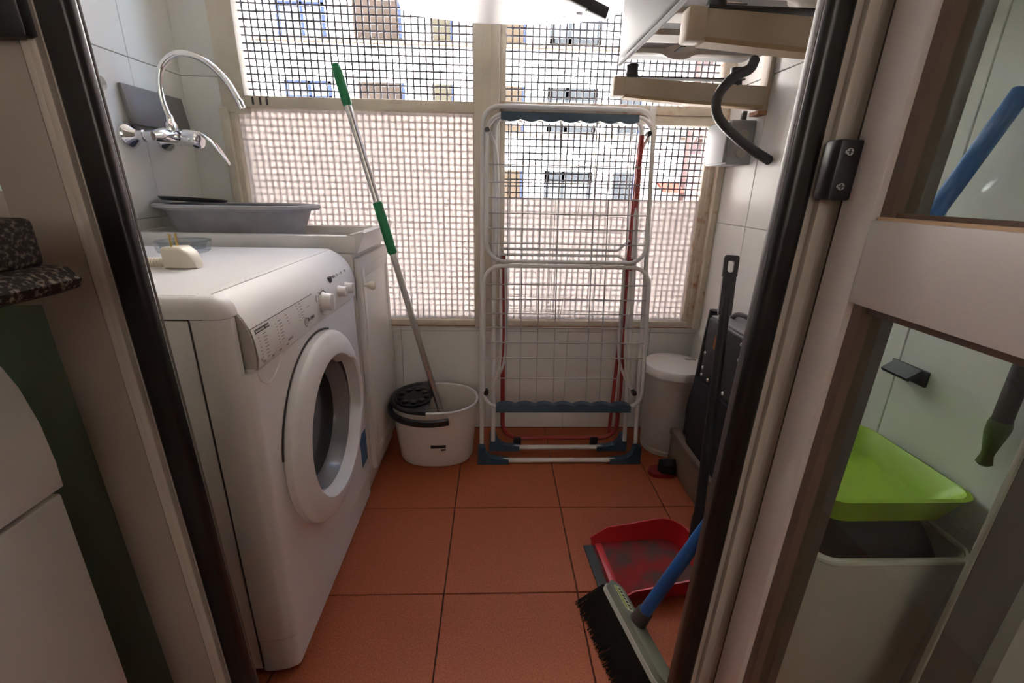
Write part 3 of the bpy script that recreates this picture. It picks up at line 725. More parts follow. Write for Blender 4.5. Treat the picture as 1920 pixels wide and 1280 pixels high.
# ------------------------------------------------------------------ white folded clothes rack, leaning on the window
rk = thing('clothes_rack', 'white folded clothes drying rack with blue plastic ends leaning on the window', 'drying rack', (.245, 1.455, 0))
def DP(x, z, o=0.0): return Vector((x, 1.458 + .170 * z + o, z))
def loop(x0, x1, z0, z1, r, o=0.0): return [DP(x, z, o) for x, z in round_rect(x0, x1, z0, z1, r)]
def utube(x0, x1, z0, z1, r, o): # open at the bottom
    p = round_rect(x0, x1, z0, z1, r); k = p[:14]
    return [DP(x1, z0, o)] + [DP(x, z, o) for x, z in k] + [DP(x0, z0, o)]
tube('outer_leg_frame', utube(-.046, .530, .03, 1.222, .055, .010), .0078, 'rack_white', rk, 12)
tube('inner_leg_frame', utube(-.004, .492, .07, 1.196, .04, .024), .0078, 'rack_white', rk, 12)
tube('upper_wing_frame', loop(-.030, .522, .727, 1.196, .060, -.010), .0070, 'rack_white', rk, 12, True)
tube('lower_wing_frame', loop(-.040, .538, .215, .712, .060, -.010), .0070, 'rack_white', rk, 12, True)
tube('brace_bar', [DP(.01, .765, .020), DP(.43, .765, .020), DP(.47, .80, .020)], .0050, 'rack_white', rk, 10)
tube('brace_bar', [DP(.00, .747, .012), DP(.43, .747, .012), DP(.475, .72, .012)], .0050, 'rack_white', rk, 10)
for i, x in enumerate((.041, .092, .153, .214, .335, .385, .455)):
    tube('line_wire', [DP(x, .220, .004), DP(x, 1.185, .004)], .0022, 'rack_wire', rk, 6)
for z in (1.040, .984, .935, .885, .836, .787):
    tube('wing_wire', [DP(-.028, z, -.012), DP(.520, z, -.012)], .0022, 'rack_wire', rk, 6)
for z in (.650, .600, .550, .502, .449, .395):
    tube('wing_wire', [DP(-.028, z, -.012), DP(.532, z, -.012)], .0022, 'rack_wire', rk, 6)
tube('wing_wire', [DP(.012, .316, .002), DP(.452, .316, .002)], .0022, 'rack_wire', rk, 6)
def scallop(name, x0, x1, za, zb, up, n=7):
    poly = [(x0, zb), (x0, za), (x1, za), (x1, zb)] if up else [(x0, za), (x0, zb), (x1, zb), (x1, za)]
    top = []
    w = (x1 - x0) / n
    for k in range(n):
        for i in range(7):
            t = i / 6; x = x1 - w * (k + t); top.append((x, (zb if up else za) + (1 if up else -1) * .008 * math.sin(PI * t)))
    poly = ([(x0, za), (x1, za)] if up else [(x0, zb), (x1, zb)]) + top
    v0 = [DP(x, z, -.021) for x, z in poly]; v1 = [DP(x, z, .006) for x, z in poly]; n_ = len(poly)
    MB().pydata(v0 + v1, [tuple(range(n_)), tuple(range(2 * n_ - 1, n_ - 1, -1))] + [(i, (i + 1) % n_, n_ + (i + 1) % n_, n_ + i) for i in range(n_)]).build(name, 'rack_blue', rk, angle=30)
scallop('line_holder', .014, .470, 1.180, 1.202, False)
scallop('line_holder', .006, .496, .200, .224, True)
for x in (-.030, .508): # dark pivots
    for z in (1.146, .268):
        c = DP(x, z, -.004); MB().lathe([(.0085, -.014), (.0095, 0), (.0085, .014)], c, 'Y', 8).build('pivot', 'black_plastic', rk)
for x, s in ((.012, 1), (.478, -1)):
    for d_ in (0, .018):
        tube('side_strut', bez([DP(x - .02 * s, .28, -.006 + d_), DP(x + (.008 + d_) * s, .40, -.002 + d_), DP(x + (.006 + d_) * s, .70, d_ - .004)], 6), .0052, 'rack_white', rk, 8)
    tube('side_strut', bez([DP(x - .032 * s, 1.14, .0), DP(x - .008 * s, 1.05, .006), DP(x - .002 * s, .74, .008)], 6), .0052, 'rack_white', rk, 8)
for yy, zz, xa, xb in ((.000, .012, -.046, .530), (.060, .030, -.004, .492)):
    tube('foot_bar', [(xa + .05, 1.455 + yy, zz), (xb - .05, 1.455 + yy, zz)], .0085, 'rack_white', rk, 12)
    for x, s in ((xa, 1), (xb, -1)):
        MB().prism([(x - .014 * s, zz - .0115), (x + .100 * s, zz - .0115), (x + .100 * s, zz + .006), (x + .060 * s, zz + .010), (x + .036 * s, zz + .016), (x + .018 * s, zz + .034), (x + .012 * s, zz + .060), (x - .012 * s, zz + .060)], 'Y', 1.455 + yy - .012, 1.455 + yy + .014).build('corner_foot', 'rack_blue', rk, angle=30)

# red folded rack behind it
rr = thing('red_rack', 'red metal folded rack behind the white clothes rack', 'rack', (.25, 1.56, 0))
def RP(x, z, o=0.0): return Vector((x, 1.555 + .075 * z + o, z))
pp = round_rect(.032, .478, .045, 1.16, .06)[14:]
tube('frame', [RP(.028, .745)] + [RP(x, z) for x, z in pp] + [RP(.484, 1.14)], .0085, 'rack_red', rr, 12)
tube('inner_leg', [RP(.452, .055, .012), RP(.470, .55, .012), RP(.482, 1.12, .012)], .0065, 'rack_red', rr, 10)
for x in (.075, .375): MB().box((x, 1.546, .0), (x + .030, 1.566, .052), .004).build('rubber_foot', 'black_plastic', rr)
for x0_, x1_ in ((.19, .185), (.205, .20), (.29, .235), (.30, .29), (.36, .36)):
    tube('cord', [RP(x0_, .93, .008), RP(x1_, .50, .008)], .0011, 'rack_white', rr, 5)
for z in (.885, .83, .595, .55, .475):
    tube('cord', [RP(.05, z, .016), RP(.46, z - .01, .016)], .0011, 'rack_white', rr, 5)

# ------------------------------------------------------------------ bin
bn = thing('pedal_bin', 'round light grey bin with white lid by the window corner', 'bin', (.680, 1.575, 0))
cxb, cyb = .680, 1.575
MB().lathe([(.088, 0), (.092, .004), (.092, .02), (.095, .03), (.107, .315), (.110, .318), (.110, .330)], (cxb, cyb, 0), 'Z', 48).build('body', 'bin_grey', bn)
MB().lathe([(.1125, .322), (.1175, .326), (.1175, .347), (.113, .354), (.085, .360), (.0005, .362)], (cxb, cyb, 0), 'Z', 48).build('lid', 'bin_lid', bn)
box('lid_latch', (cxb + .045, cyb + .015, .359), (cxb + .085, cyb + .030, .3635), 'print_grey', bn, .0012)
MB().lathe([(.0935, .018), (.0950, .020), (.0935, .024)], (cxb, cyb, 0), 'Z', 48).build('base_ring', 'bin_grey', bn)

# ------------------------------------------------------------------ stack in the corner
cs = thing('travel_case', 'black hard travel case with studs and a sticker on the dark bag', 'case', (.725, 1.21, .385))
box('shell', (.672, 1.065, .388), (.793, 1.362, .596), 'case_black', cs, .010, 3)
box('lid_top', (.678, 1.072, .594), (.787, 1.355, .602), 'case_top_sheen', cs, .003)
for (y, z) in ((1.15, .575), (1.10, .57), (1.15, .53), (1.345, .48), (1.345, .405), (1.30, .405), (1.20, .405), (1.10, .405), (1.345, .43)):
    MB().lathe([(.006, .6725), (.0045, .669), (.0005, .668)], (0, y, z), 'X', 10).build('stud', 'stud', cs)
MB().prism([(1.300, .512), (1.268, .505), (1.260, .522), (1.278, .545), (1.296, .556)], 'X', .6700, .6725).build('sticker', 'sticker_orange', cs)
tube('carry_handle', bez([(.73, 1.33, .600), (.725, 1.29, .622), (.725, 1.22, .626), (.73, 1.17, .600)], 6), .0075, 'black_plastic', cs, 8)
bgk = MB()
rings = []
for i in range(10):
    t = i / 9; z = .142 + (.386 - .142) * t; bul = .012 * math.sin(PI * t)
    rings.append([(x, y, z) for x, y in round_rect(.664 - bul, .795, 1.075 - bul, 1.385 + bul, .03, 4)])
bgk.loft(rings)
o = bgk.build('soft_bag', 'black_matte', loc=(.73, 1.17, .142)); tag(o, 'black soft bag under the travel case', 'bag')
gb = []
for i in range(12):
    t = i / 11; z = .142 + .458 * t; w = .034 * (1 - t) + .020 * t; d_ = .024
    cxg = .712 + .012 * t
    gb.append([(cxg + w * math.cos(a), 1.425 + d_ * math.sin(a) * (1 - .3 * t), z) for a in [2 * PI * j / 16 for j in range(16)]])
o = MB().loft(gb).build('umbrella_bag', 'black_plastic', loc=(.66, 1.425, .142)); tag(o, 'tall black folded bag standing between the bin and travel case', 'bag')
bb = thing('storage_box', 'low beige cardboard box on the floor under the black bag', 'box', (.725, 1.20, 0))
box('carton', (.652, 1.065, .002), (.797, 1.462, .138), 'beige_box', bb, .003)
box('flap', (.648, 1.060, .120), (.800, 1.466, .1415), 'beige_box', bb, .002)
sl = thing('slipper', 'dark slipper with red sole beside the bin', 'slipper', (.60, 1.385, 0))
def slip(x0, x1, y, zz, w):
    return [[(x0 + (x1 - x0) * t, y + yy * math.sqrt(max(.02, 1 - (2 * t - 1) ** 4)) * (1 - .25 * (1 - t)), z) for yy, z in zz] for t in [i / 10 for i in range(11)]]
MB().loft(slip(.555, .648, 1.385, [(-.035, .001), (.035, .001), (.036, .016), (-.036, .016)], 0)).build('sole', 'slipper_red', sl)
MB().loft(slip(.590, .648, 1.385, [(-.034, .016), (.034, .016), (.028, .048), (0, .058), (-.028, .048)], 0)).build('upper', 'black_matte', sl)
ws = thing('white_stool', 'low white plastic step stool behind the door jamb', 'stool', (.70, .93, 0))
box('seat', (.602, .885, .278), (.788, 1.045, .312), 'white_plastic', ws, .008)
for x in (.625, .765):
    for y in (.898, 1.030): box('leg', (x - .010, y - .008, 0), (x + .010, y + .008, .280), 'white_plastic', ws, .003)

# ------------------------------------------------------------------ dustpan and broom
dp = thing('dustpan', 'dusty red long-handled dustpan with black pole', 'dustpan', (.42, .945, 0))
RZ = Matrix.Translation((.285, .945, 0)) @ Matrix.Rotation(math.radians(5), 4, 'Z')
# floor of the pan: shallow ramp, then side and back walls with rounded corners
w_, d_ = .092, .250
MB().pydata([(0, -w_ * .98, .001), (0, w_ * .98, .001), (.022, w_, .012), (.022, -w_, .012), (d_, w_, .010), (d_, -w_, .010), (0, -w_, .0), (0, w_, 0), (d_, w_, 0), (d_, -w_, 0)],
            [(0, 1, 2, 3), (3, 2, 4, 5), (6, 7, 8, 9), (0, 6, 7, 1), (1, 7, 8, 4, 2), (0, 3, 5, 9, 6), (4, 8, 9, 5)], M=RZ).build('pan', 'pan_red', dp, angle=20)
def wallstrip(pts, name, mat, t=.004):
    inn, out = [], []
    rings = []
    for (x, y, z), (nx, ny) in pts:
        fl2 = .014
        rings.append([(x, y, .004), (x + nx * fl2, y + ny * fl2, z), (x + nx * (fl2 + t), y + ny * (fl2 + t), z), (x + nx * t, y + ny * t, .004)])
    MB().loft(rings, M=RZ).build(name, mat, dp, angle=30)
path = [((.004, w_, .020), (0, 1)), ((.05, w_, .050), (0, 1)), ((d_ - .05, w_, .068), (0, 1))]
for i in range(1, 6):
    a = PI / 2 * (1 - i / 6); path.append(((d_ - .05 + .05 * math.cos(a), w_ - .05 + .05 * math.sin(a), .070), (math.cos(a), math.sin(a))))
path.append(((d_, 0, .072), (1, 0)))
for i in range(1, 6):
    a = -PI / 2 * (i / 6); path.append(((d_ - .05 + .05 * math.cos(a), -w_ + .05 + .05 * math.sin(a), .070), (math.cos(a), math.sin(a))))
path += [((d_ - .05, -w_, .066), (0, -1)), ((.05, -w_, .046), (0, -1)), ((.004, -w_, .018), (0, -1))]
wallstrip(path, 'pan_wall', 'pan_red_clean')
MB().box((-.020, -w_ * 1.02, .0005), (.006, w_ * 1.02, .005), .001, M=RZ).build('rubber_lip', 'lip_grey', dp)
MB().box((.010, -w_ * .96, .006), (.030, w_ * .96, .0150), .002, M=RZ).build('front_ridge', 'pan_red_clean', dp)
H0, H1 = Vector((.556, .992, .035)), Vector((.636, 1.215, .806))
def HL(t): return H0 + (H1 - H0) * t
tube('pole', [HL(0), HL(.86)], .0135, 'black_plastic', dp, 14)
tube('socket', [HL(0), HL(.10), HL(.12)], [.020, .017, .014], 'black_plastic', dp, 14)
Ld = (H1 - H0).length
Mh = Matrix.Translation(HL(.80)) @ (H1 - H0).to_track_quat('Z', 'X').to_matrix().to_4x4()
# grip with hanging slot, flat ring
gw = .0165; gl = Ld * .2
op = round_rect(-gw, gw, 0, gl, .006, 3); ip = round_rect(-.0075, .0075, gl - .046, gl - .014, .005, 3)
MB().loft([[(-.011, y, z) for y, z in round_rect(-gw, gw, 0, gl - .058, .004, 3)], [(.011, y, z) for y, z in round_rect(-gw, gw, 0, gl - .058, .004, 3)]], M=Mh).build('grip', 'black_plastic', dp)
oq = round_rect(-gw - .002, gw + .002, gl - .060, gl, .007, 4)
iq = round_rect(-.0075, .0075, gl - .046, gl - .013, .006, 4)
MB().loft([[(-.009, y, z) for y, z in oq], [(.009, y, z) for y, z in oq], [(.009, y, z) for y, z in iq], [(-.009, y, z) for y, z in iq]], closed=True, M=Mh).build('hanging_ring', 'black_plastic', dp)

br = thing('broom', 'grey-headed broom with black bristles and blue handle leaning on the tiled wall', 'broom', (.31, .74, 0))
h0, h1 = Vector((.286, .846, .066)), Vector((.338, .598, .066))
hu = (h1 - h0).normalized(); hl = (h1 - h0).length
side = Vector((0, 0, 1)).cross(hu).normalized()      # horizontal, across the head
if side.x < 0: side = -side
nrm = Vector((.55, .12, .83)).normalized(); nrm -= hu * nrm.dot(hu); nrm.normalize()
acr = hu.cross(nrm).normalized()
if acr.x < 0: acr = -acr
def BP(s, a, n): return h0 + hu * s + acr * a + nrm * n
def head(o, t0, t1, n=10):
    pts = []
    r = .024 + o
    for i in range(n + 1): a = PI / 2 + PI * i / n; pts.append((r + r * math.cos(a) - o, r * math.sin(a)))
    for i in range(n + 1): a = -PI / 2 + PI * i / n; pts.append((hl - r + o + r * math.cos(a), r * math.sin(a)))
    return [[BP(s, a, t) for s, a in pts] for t in (t0, t1)]
MB().loft(head(0, -.004, .010)).build('head', 'broom_grey', br, angle=30)
MB().loft(head(.0035, -.012, -.003)).build('head_edge', 'broom_trim', br, angle=30)
lbm = MB().loft([[BP(.015 + s, a, t) for s, a in round_rect(0, .072, -.012, .012, .006, 3)] for t in (.0100, .0108)]).build('label', 'broom_label', br, angle=30)
MB().loft([[BP(.018 + s, a, t) for s, a in round_rect(0, .06, -.009, -.004, .001, 2)] for t in (.0107, .0113)]).build('label_stripe', 'label_lime', lbm, angle=30)
lt = MB()
for k in range(7): lt.loft([[BP(.022 + .009 * k + s, a, t) for s, a in round_rect(0, .005, 0, .008, .001, 2)] for t in (.0107, .0113)])
lt.build('label_print', 'text_grey', lbm, angle=0)
bm_ = MB()
bd_ = Vector((-.66, 0.10, -.80)).normalized()
for i in range(110):
    for j in range(12):
        s = hl * (i + random.uniform(.1, .9)) / 110; a = -.021 + .042 * j / 11
        p = BP(s, a, -.008); q = p + bd_ * (p.z - .002) / -bd_.z * 1.0 + hu * random.uniform(-.008, .008)
        q.x += random.uniform(-.006, .006); q.z = max(.001, random.uniform(.001, .004))
        r = .0016
        bm_.pydata([p + acr * r, p - acr * r, q - acr * r * .7, q + acr * r * .7, p + hu * r * 1.4, q + hu * r], [(0, 1, 2, 3), (1, 4, 5, 2), (4, 0, 3, 5)])
o = bm_.build('bristles', 'black_matte', br, angle=0); o['kind'] = 'stuff'
J0 = BP(hl * .44, 0.004, .010); J1 = Vector((.776, .730, 1.119))
tube('socket', [J0 - (J1 - J0) * .012, J0 + (J1 - J0) * .03], [.020, .017], 'broom_dark', br, 14)
tube('handle', [J0 + (J1 - J0) * .02, J0 + (J1 - J0) * 1.0], .0135, 'broom_blue', br, 16)

# ------------------------------------------------------------------ things seen through the open leaf
hm = thing('laundry_hamper', 'tall white plastic hamper full of dark cloth behind the glass', 'hamper', (.655, .70, 0))
hr = [[(x, y, z) for x, y in round_rect(.52 + e, .786 - e * .2, .556 + e, .842 - e, .03, 4)] for e, z in ((.03, .001), (.028, .006), (.004, .395), (.0, .398), (.0, .412), (.010, .412), (.014, .39), (.036, .012))]
MB().loft(hr).build('tub', 'hamper_white', hm, angle=35)
tube('rim', [(x, y, .411) for x, y in round_rect(.521, .785, .557, .841, .03, 5)], .0055, 'hamper_white', hm, 8, True)
clo = []
for i in range(7):
    t = i / 6; e = .02 + .05 * t * t
    clo.append([(x + .004 * math.sin(9 * y + 5 * t), y + .004 * math.sin(11 * x), .30 + .148 * t) for x, y in round_rect(.515 + e, .79 - e * .6, .552 + e, .845 - e, .035, 5)])
o = MB().loft(clo).build('dark_laundry', 'dark_cloth', loc=(.655, .70, .30)); tag(o, 'dark laundry heaped in the white hamper', 'laundry')
lm = thing('lime_basin', 'lime green plastic basin on top of the white hamper', 'basin', (.66, .71, .449))
lr = [[(x, y, z) for x, y in round_rect(.535 + e, .792 - e, .585 + e, .845 - e, .035, 5)] for e, z in ((.030, .4495), (.020, .452), (.004, .499), (.0, .504), (.006, .506), (.012, .500), (.030, .460), (.06, .458))]
MB().loft(lr).build('tub', 'lime_plastic', lm, angle=40)
hp_ = thing('hanging_brush', 'dark hanging pole with green tip on the tiled wall above the lime basin', 'brush', (.778, .598, .566))
tube('pole', [(.778, .597, .635), (.778, .597, 1.28)], .0125, 'dark_metal', hp_, 14)
tube('tip', [(.778, .597, .645), (.778, .597, .636), (.778, .598, .622), (.778, .598, .592), (.778, .598, .584), (.778, .598, .570), (.778, .598, .566)], [.0135, .0150, .014, .0085, .0078, .0105, .007], 'brush_green', hp_, 14)
tube('hook', [(.778, .597, 1.28), (.780, .597, 1.31), (.798, .597, 1.312)], .003, 'steel', hp_, 8)
wh = thing('wall_clip', 'dark plastic clip holder on the tiled wall', 'clip', (XR, .785, .645))
box('plate', (XR - .006, .745, .632), (XR, .825, .662), 'black_plastic', wh, .002)
MB().prism([(XR - .006, .650), (XR - .030, .640), (XR - .034, .646), (XR - .010, .662)], 'Y', .755, .815).build('jaw', 'black_plastic', wh)

# ------------------------------------------------------------------ air conditioner on brackets
ac = thing('air_conditioner', 'white outdoor air conditioner box mounted high on the tiled wall', 'air conditioner', (.58, 1.2, 1.302))
AX0, AX1, AY0, AY1, AZ0, AZ1 = .358, .730, .905, 1.525, 1.312, 1.86
MB().box((AX0, AY0, AZ0 + .018), (AX1, AY1, AZ1), .010, 3).build('casing', 'ac_white', ac)
tube('casing_edge', [(AX0 + .002, AY0 + .01, AZ0 + .004), (AX0 + .002, AY1 - .01, AZ0 + .004)], .006, 'ac_white', ac, 8)
# pressed base tray: height field with ribs and dishes
nx, ny = 40, 64; V, F = [], []
def hgt(u, v):
    z = 0.0
    for c in (.22, .46, .70, .90): z += .012 / (1 + math.exp(-(math.sin((v - c) * 24) * 5))) * (abs(v - c) < .10)
    for (a, b, r) in ((.30, .35, .13), (.68, .62, .15), (.36, .80, .10), (.72, .22, .11)):
        d2 = math.hypot(u - a, (v - b) * 1.6); z -= .014 / (1 + math.exp((d2 - r) * 60))
    return z
for i in range(nx + 1):
    for j in range(ny + 1):
        u, v = i / nx, j / ny
        V.append((AX0 + .006 + (AX1 - AX0 - .012) * u, AY0 + .006 + (AY1 - AY0 - .012) * v, AZ0 + .010 + hgt(u, v)))
for i in range(nx):
    for j in range(ny):
        a = i * (ny + 1) + j; F.append((a, a + ny + 1, a + ny + 2, a + 1))
MB().pydata(V, F).build('base_tray', 'ac_under', ac, angle=60)
for (x, y, w, d_) in ((.43, 1.02, .05, .012), (.46, 1.30, .012, .05), (.60, 1.20, .035, .012), (.52, 1.12, .01, .01)):
    box('drain_slot', (x, y, AZ0 - .0025), (x + w, y + d_, AZ0 - .0005), 'seam', ac)
for yb, lab, mt in ((.955, 'steel wall bracket arm with squared end nearest the door jamb', 'bracket'), (1.490, 'steel wall bracket arm with rusty foot beside the window', 'bracket')):
    k = thing('wall_bracket', lab, 'bracket', (XR, yb, 1.21), group='brackets under the air conditioner')
    MB().prism([(.350, 1.232), (.56, 1.219), (.800, 1.212), (.800, 1.262), (.560, 1.268), (.350, 1.276)], 'Y', yb - .018, yb + .018).build('arm', mt, k, angle=20)
    MB().prism([(.372, 1.2315), (.56, 1.2195), (.80, 1.2125), (.80, 1.204), (.56, 1.211), (.372, 1.2235)], 'Y', yb - .0195, yb + .0195).build('lower_flange', 'bracket_under', k, angle=20)
    box('end_cap', (.338, yb - .0205, 1.226), (.372, yb + .0205, 1.279), 'bracket', k, .005)
    box('wall_post', (.786, yb - .022, 1.190), (.7995, yb + .022, 1.62), mt, k, .002)
    MB().lathe([(.018, 1.276), (.020, 1.281), (.016, 1.295), (.018, 1.310)], (.392, yb, 0), 'Z', 18).build('rubber_foot', 'black_plastic', k)
    MB().lathe([(.018, 1.262), (.020, 1.267), (.016, 1.295), (.018, 1.310)], (.70, yb, 0), 'Z', 18).build('rubber_foot', 'black_plastic', k)
    if yb > 1.2:
        box('rusty_foot', (.770, yb - .024, 1.186), (.7985, yb + .024, 1.197), 'bracket_rust', k)
    box('rubber_pad', (.372, yb - .02, 1.2765), (.72, yb + .02, 1.2800), 'dark_metal', k)
hs = thing('drain_hose', 'black ribbed hose looping from the air conditioner into the wall', 'hose', (.79, 1.40, 1.058))
path = bez([(.700, 1.395, 1.312), (.685, 1.385, 1.285), (.640, 1.375, 1.262), (.602, 1.370, 1.215), (.612, 1.372, 1.165), (.675, 1.385, 1.118), (.735, 1.395, 1.085), (.798, 1.402, 1.056)], 14)
tube('hose', path, [.0125 + (.0014 if (i // 1) % 2 else 0) for i in range(len(path))], 'hose', hs, 12)
jb = thing('junction_box', 'grey square junction box on the tiled wall under the bracket', 'junction box', (XR, 1.59, 1.045))
box('box', (.722, 1.515, 1.050), (.7995, 1.665, 1.178), 'box_grey', jb, .003, 2)
box('cover', (.712, 1.520, 1.055), (.7235, 1.660, 1.173), 'box_grey', jb, .004)
for z in (1.085, 1.135):
    MB().lathe([(.016, 1.5155), (.016, 1.5125), (.0145, 1.5118), (.0005, 1.5118)], (.765, 0, z), 'Y', 24).build('knockout', 'box_side', jb)
box('entry_gland', (.762, 1.535, 1.176), (.776, 1.549, 1.206), 'black_plastic', jb, .002)

# ------------------------------------------------------------------ plastic bag and bar hung at the top of the window
bg = thing('plastic_bag', 'translucent white plastic bag hung high in front of the windows', 'bag', (.06, 1.60, 1.43))
prof_b = [(-.300, 1.62), (-.297, 1.50), (-.285, 1.462), (-.25, 1.445), (-.12, 1.436), (-.04, 1.431), (.08, 1.432), (.20, 1.438), (.32, 1.450), (.372, 1.472), (.395, 1.510), (.40, 1.62)]
top_b = [(-.30 + .70 * i / 11, 2.05) for i in range(12)]
Vb, Fb = [], []
for side_ in (-1, 1):
    for i, (x, z) in enumerate(prof_b):
        for k in range(9):
            t = k / 8; zz = z + (2.05 - z) * t; xx = x + (top_b[i][0] * .6 + .02 - x) * t * .8
            bul = .030 * math.sin(min(1, t * 2.5) * PI / 2) * math.sin(PI * i / 11) ** .5 + .004 * math.sin(11 * xx + 6 * zz)
            Vb.append((xx, 1.60 + side_ * bul, zz))
n1 = 12 * 9
for s_ in (0, 1):
    for i in range(11):
        for k in range(8):
            a = s_ * n1 + i * 9 + k; Fb.append((a, a + 9, a + 10, a + 1))
for i in range(11): Fb.append((i * 9, (i + 1) * 9, n1 + (i + 1) * 9, n1 + i * 9))
MB().pydata(Vb, Fb).build('film', 'bag_plastic', bg, angle=60)
tube('handle', bez([(-.08, 1.60, 2.05), (.0, 1.60, 2.20), (.04, 1.60, 2.27), (.08, 1.60, 2.20), (.16, 1.60, 2.05)], 6), .004, 'white_plastic', bg, 6)
# bottom line of faint printing on the far side of the film
tx = MB()
for k, (x, w) in enumerate(((.165, .010), (.192, .016), (.215, .006), (.236, .020))):
    tx.box((x, 1.604, 1.449 + .004 * k), (x + w, 1.6055, 1.4560 + .005 * k), M=None)
tx.build('print', 'text_grey', bg, angle=0)
hbr = thing('hanging_bar', 'dark wooden bar slanting down in front of the plastic bag', 'bar', (.24, 1.50, 1.45))
P0, P1 = Vector((.308, 1.500, 1.436)), Vector((-.32, 1.36, 1.62))
Mb = Matrix.Translation(P0) @ (P1 - P0).to_track_quat('X', 'Z').to_matrix().to_4x4()
MB().box((0, -.010, -.014), ((P1 - P0).length, .010, .014), .003, M=Mb).build('bar', 'dark_metal', hbr)
MB().box((.002, -.0115, -.017), (.06, .0115, -.012), .001, M=Mb).build('end_fitting', 'black_plastic', hbr)
tube('cord', [P0 + (P1 - P0) * .7, Vector((.0, 1.42, 2.299))], .002, 'rack_white', hbr, 6)
tube('cord', [P0 + (P1 - P0) * .98, Vector((-.30, 1.37, 2.299))], .002, 'rack_white', hbr, 6)

# ------------------------------------------------------------------ kitchen side on the left
gr = thing('granite_worktop', 'dark speckled granite worktop end in front of the closed leaf', 'worktop', (-.75, .1, .868))
box('slab', (-1.198, -.30, .895), (-.400, .422, .937), 'granite', gr, .006, 3)
MB().prism([(-1.198, .870), (-.398, .870), (-.380, .876), (-.376, .884), (-.386, .894), (-.40, .896), (-1.198, .896)], 'Y', -.30, .424).build('edge', 'granite', gr, angle=40)
kp = thing('kitchen_appliance', 'white curved-top kitchen appliance under the granite worktop', 'appliance', (-.78, .14, 0))
box('body', (-1.03, -.16, .01), (-.470, .419, .84), 'appliance_white', kp, .006)
box('front_door', (-.471, -.16, .09), (-.4565, .420, .655), 'appliance_white', kp, .003)
MB().prism([(-.471, .662), (-.4545, .662), (-.4535, .690), (-.4560, .735), (-.464, .775), (-.478, .808), (-.500, .838), (-.53, .838)], 'Y', -.162, .422).build('control_hood', 'appliance_white', kp, angle=50)
box('kick', (-.495, -.15, 0), (-.480, .41, .09), 'black_matte', kp)

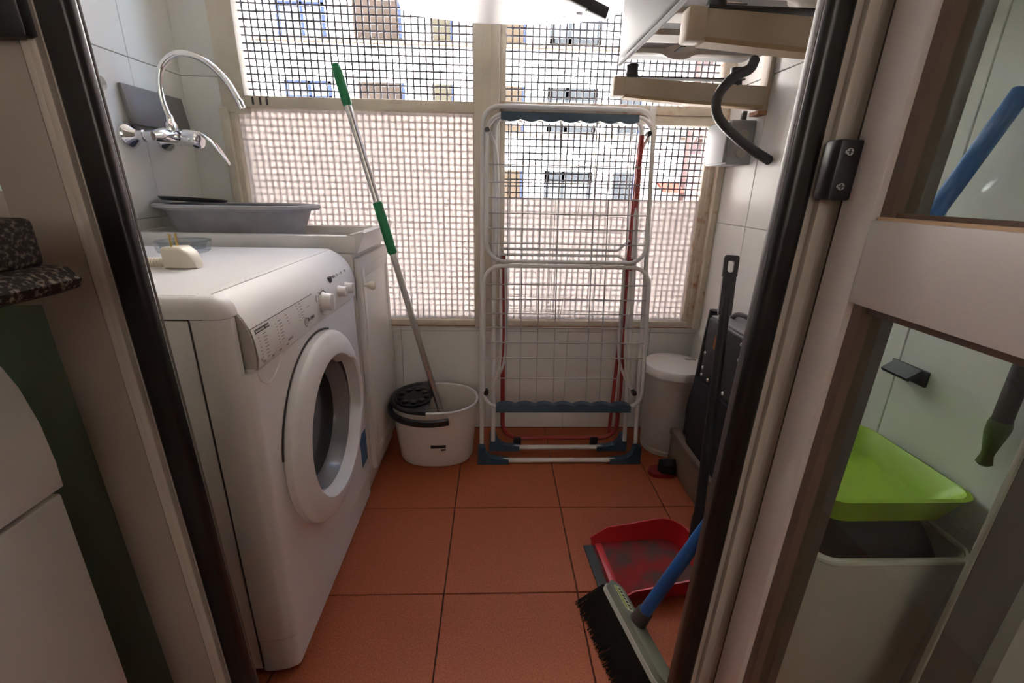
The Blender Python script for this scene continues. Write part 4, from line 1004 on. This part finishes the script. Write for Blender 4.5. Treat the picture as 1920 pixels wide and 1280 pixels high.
# ------------------------------------------------------------------ outside: the building opposite
ap = thing('apartment_building', 'sunlit white apartment block with blue-framed windows beyond the lattice', 'building', (0, 17.2, -10))
FY = 17.0
box('wall', (-14, FY, -10), (6.55, FY + 4, 22), 'facade', ap)
rows = [-7.62 + 2.6 * k for k in range(0, 11)]      # window sill heights + opening 1.34 m
for r in rows:
    box('ledge', (-14, FY - .08, r - .16), (6.55, FY + .01, r - .08), 'facade_ledge', ap)
    for x0_, x1_, kind in ((-12.2, -10.6, 'shut'), (-9.6, -8.4, 'shut2'), (-6.9, -5.40, 'blue'), (-4.53, -3.02, 'brown'), (-2.12, -1.40, 'olive'), (.07, .93, 'tan'), (1.70, 3.38, 'wide'), (4.13, 4.90, 'grey')):
        z0_, z1_ = r + (.0), r + 1.34
        if kind == 'blue':
            f = MB().box((x0_, FY - .05, z0_), (x0_ + .12, FY + .01, z1_)).box((x1_ - .12, FY - .05, z0_), (x1_, FY + .01, z1_)).box((x0_, FY - .05, z0_ + .80), (x1_, FY + .01, z0_ + .90)).box((x0_ + .69, FY - .05, z0_), (x0_ + .83, FY + .01, z1_)).box((x0_, FY - .05, z1_ - .08), (x1_, FY + .01, z1_)).build('window', 'win_blue', ap, angle=0)
            box('pane', (x0_ + .1, FY - .02, z0_), (x1_ - .1, FY + .005, z1_ - .05), 'win_pane', f)
        elif kind == 'wide':
            f = MB().box((x0_, FY - .06, z0_), (x1_, FY + .01, z0_ + .16)).box((x0_, FY - .06, z1_ - .36), (x1_, FY + .01, z1_)).box((x0_, FY - .06, z0_), (x0_ + .16, FY + .01, z1_)).box((x1_ - .14, FY - .06, z0_), (x1_, FY + .01, z1_)).box((x0_ + .6, FY - .06, z0_), (x0_ + .7, FY + .01, z1_)).build('window', 'balcony_grey', ap, angle=0)
            box('pane', (x0_ + .1, FY - .02, z0_ + .1), (x1_ - .1, FY + .005, z1_ - .1), 'win_pane', f)
        else:
            mt = {'brown': 'shutter_brown', 'olive': 'shutter_olive', 'tan': 'shutter_tan', 'grey': 'balcony_grey', 'shut': 'shutter_brown', 'shut2': 'shutter_olive'}[kind]
            f = box('window', (x0_, FY - .05, z0_), (x1_, FY + .01, z1_), mt, ap)
            box('shutter_edge', (x1_ - .08, FY - .07, z0_), (x1_, FY - .04, z1_), 'win_blue', f)
lbk = thing('brick_building', 'pinkish brick building at the far end of the white block', 'building', (-18, 11, -10))  # block at the left edge, extended out of view to dim the right wall
box('wall', (-30, 5, -10), (-8.75, 16.9, 22), 'brick_pink', lbk)
for r in rows:
    for yy in (6.5, 9.0, 11.5, 14.0):
        f = box('window', (-8.76, yy, r), (-8.70, yy + 1.1, r + 1.3), 'balcony_grey', lbk)
pk = thing('pink_building', 'pale pink apartment block at the right of the white one', 'building', (11, 17, -10))
box('wall', (6.55, FY - .6, -10), (18, FY + 3, 22), 'facade_pink', pk)
for r in rows:
    f = box('window', (7.4, FY - .66, r), (8.2, FY - .59, r + 1.3), 'balcony_grey', pk)
    box('balcony_slab', (6.7, FY - 1.1, r - .2), (9.0, FY - .6, r - .08), 'facade_pink', pk)
for zz in (.1, .95):
    aw = MB().prism([(FY - .05, zz + .30), (FY - .75, zz), (FY - .75, zz - .06), (FY - .05, zz + .2)], 'X', 5.72, 6.46)
    o = aw.build('awning', 'awning_red', loc=(6.1, FY - .05, zz), angle=0)
    tag(o, 'faded red canvas awning on the white block, ' + ('lower' if zz < .5 else 'upper') + ' of the pair', 'awning', 'red awnings on the block opposite')
tag(box('ground', (-40, 1.9, -10.2), (40, 40, -10), 'asphalt'), 'grey street between the buildings far below', 'ground', kind='structure')
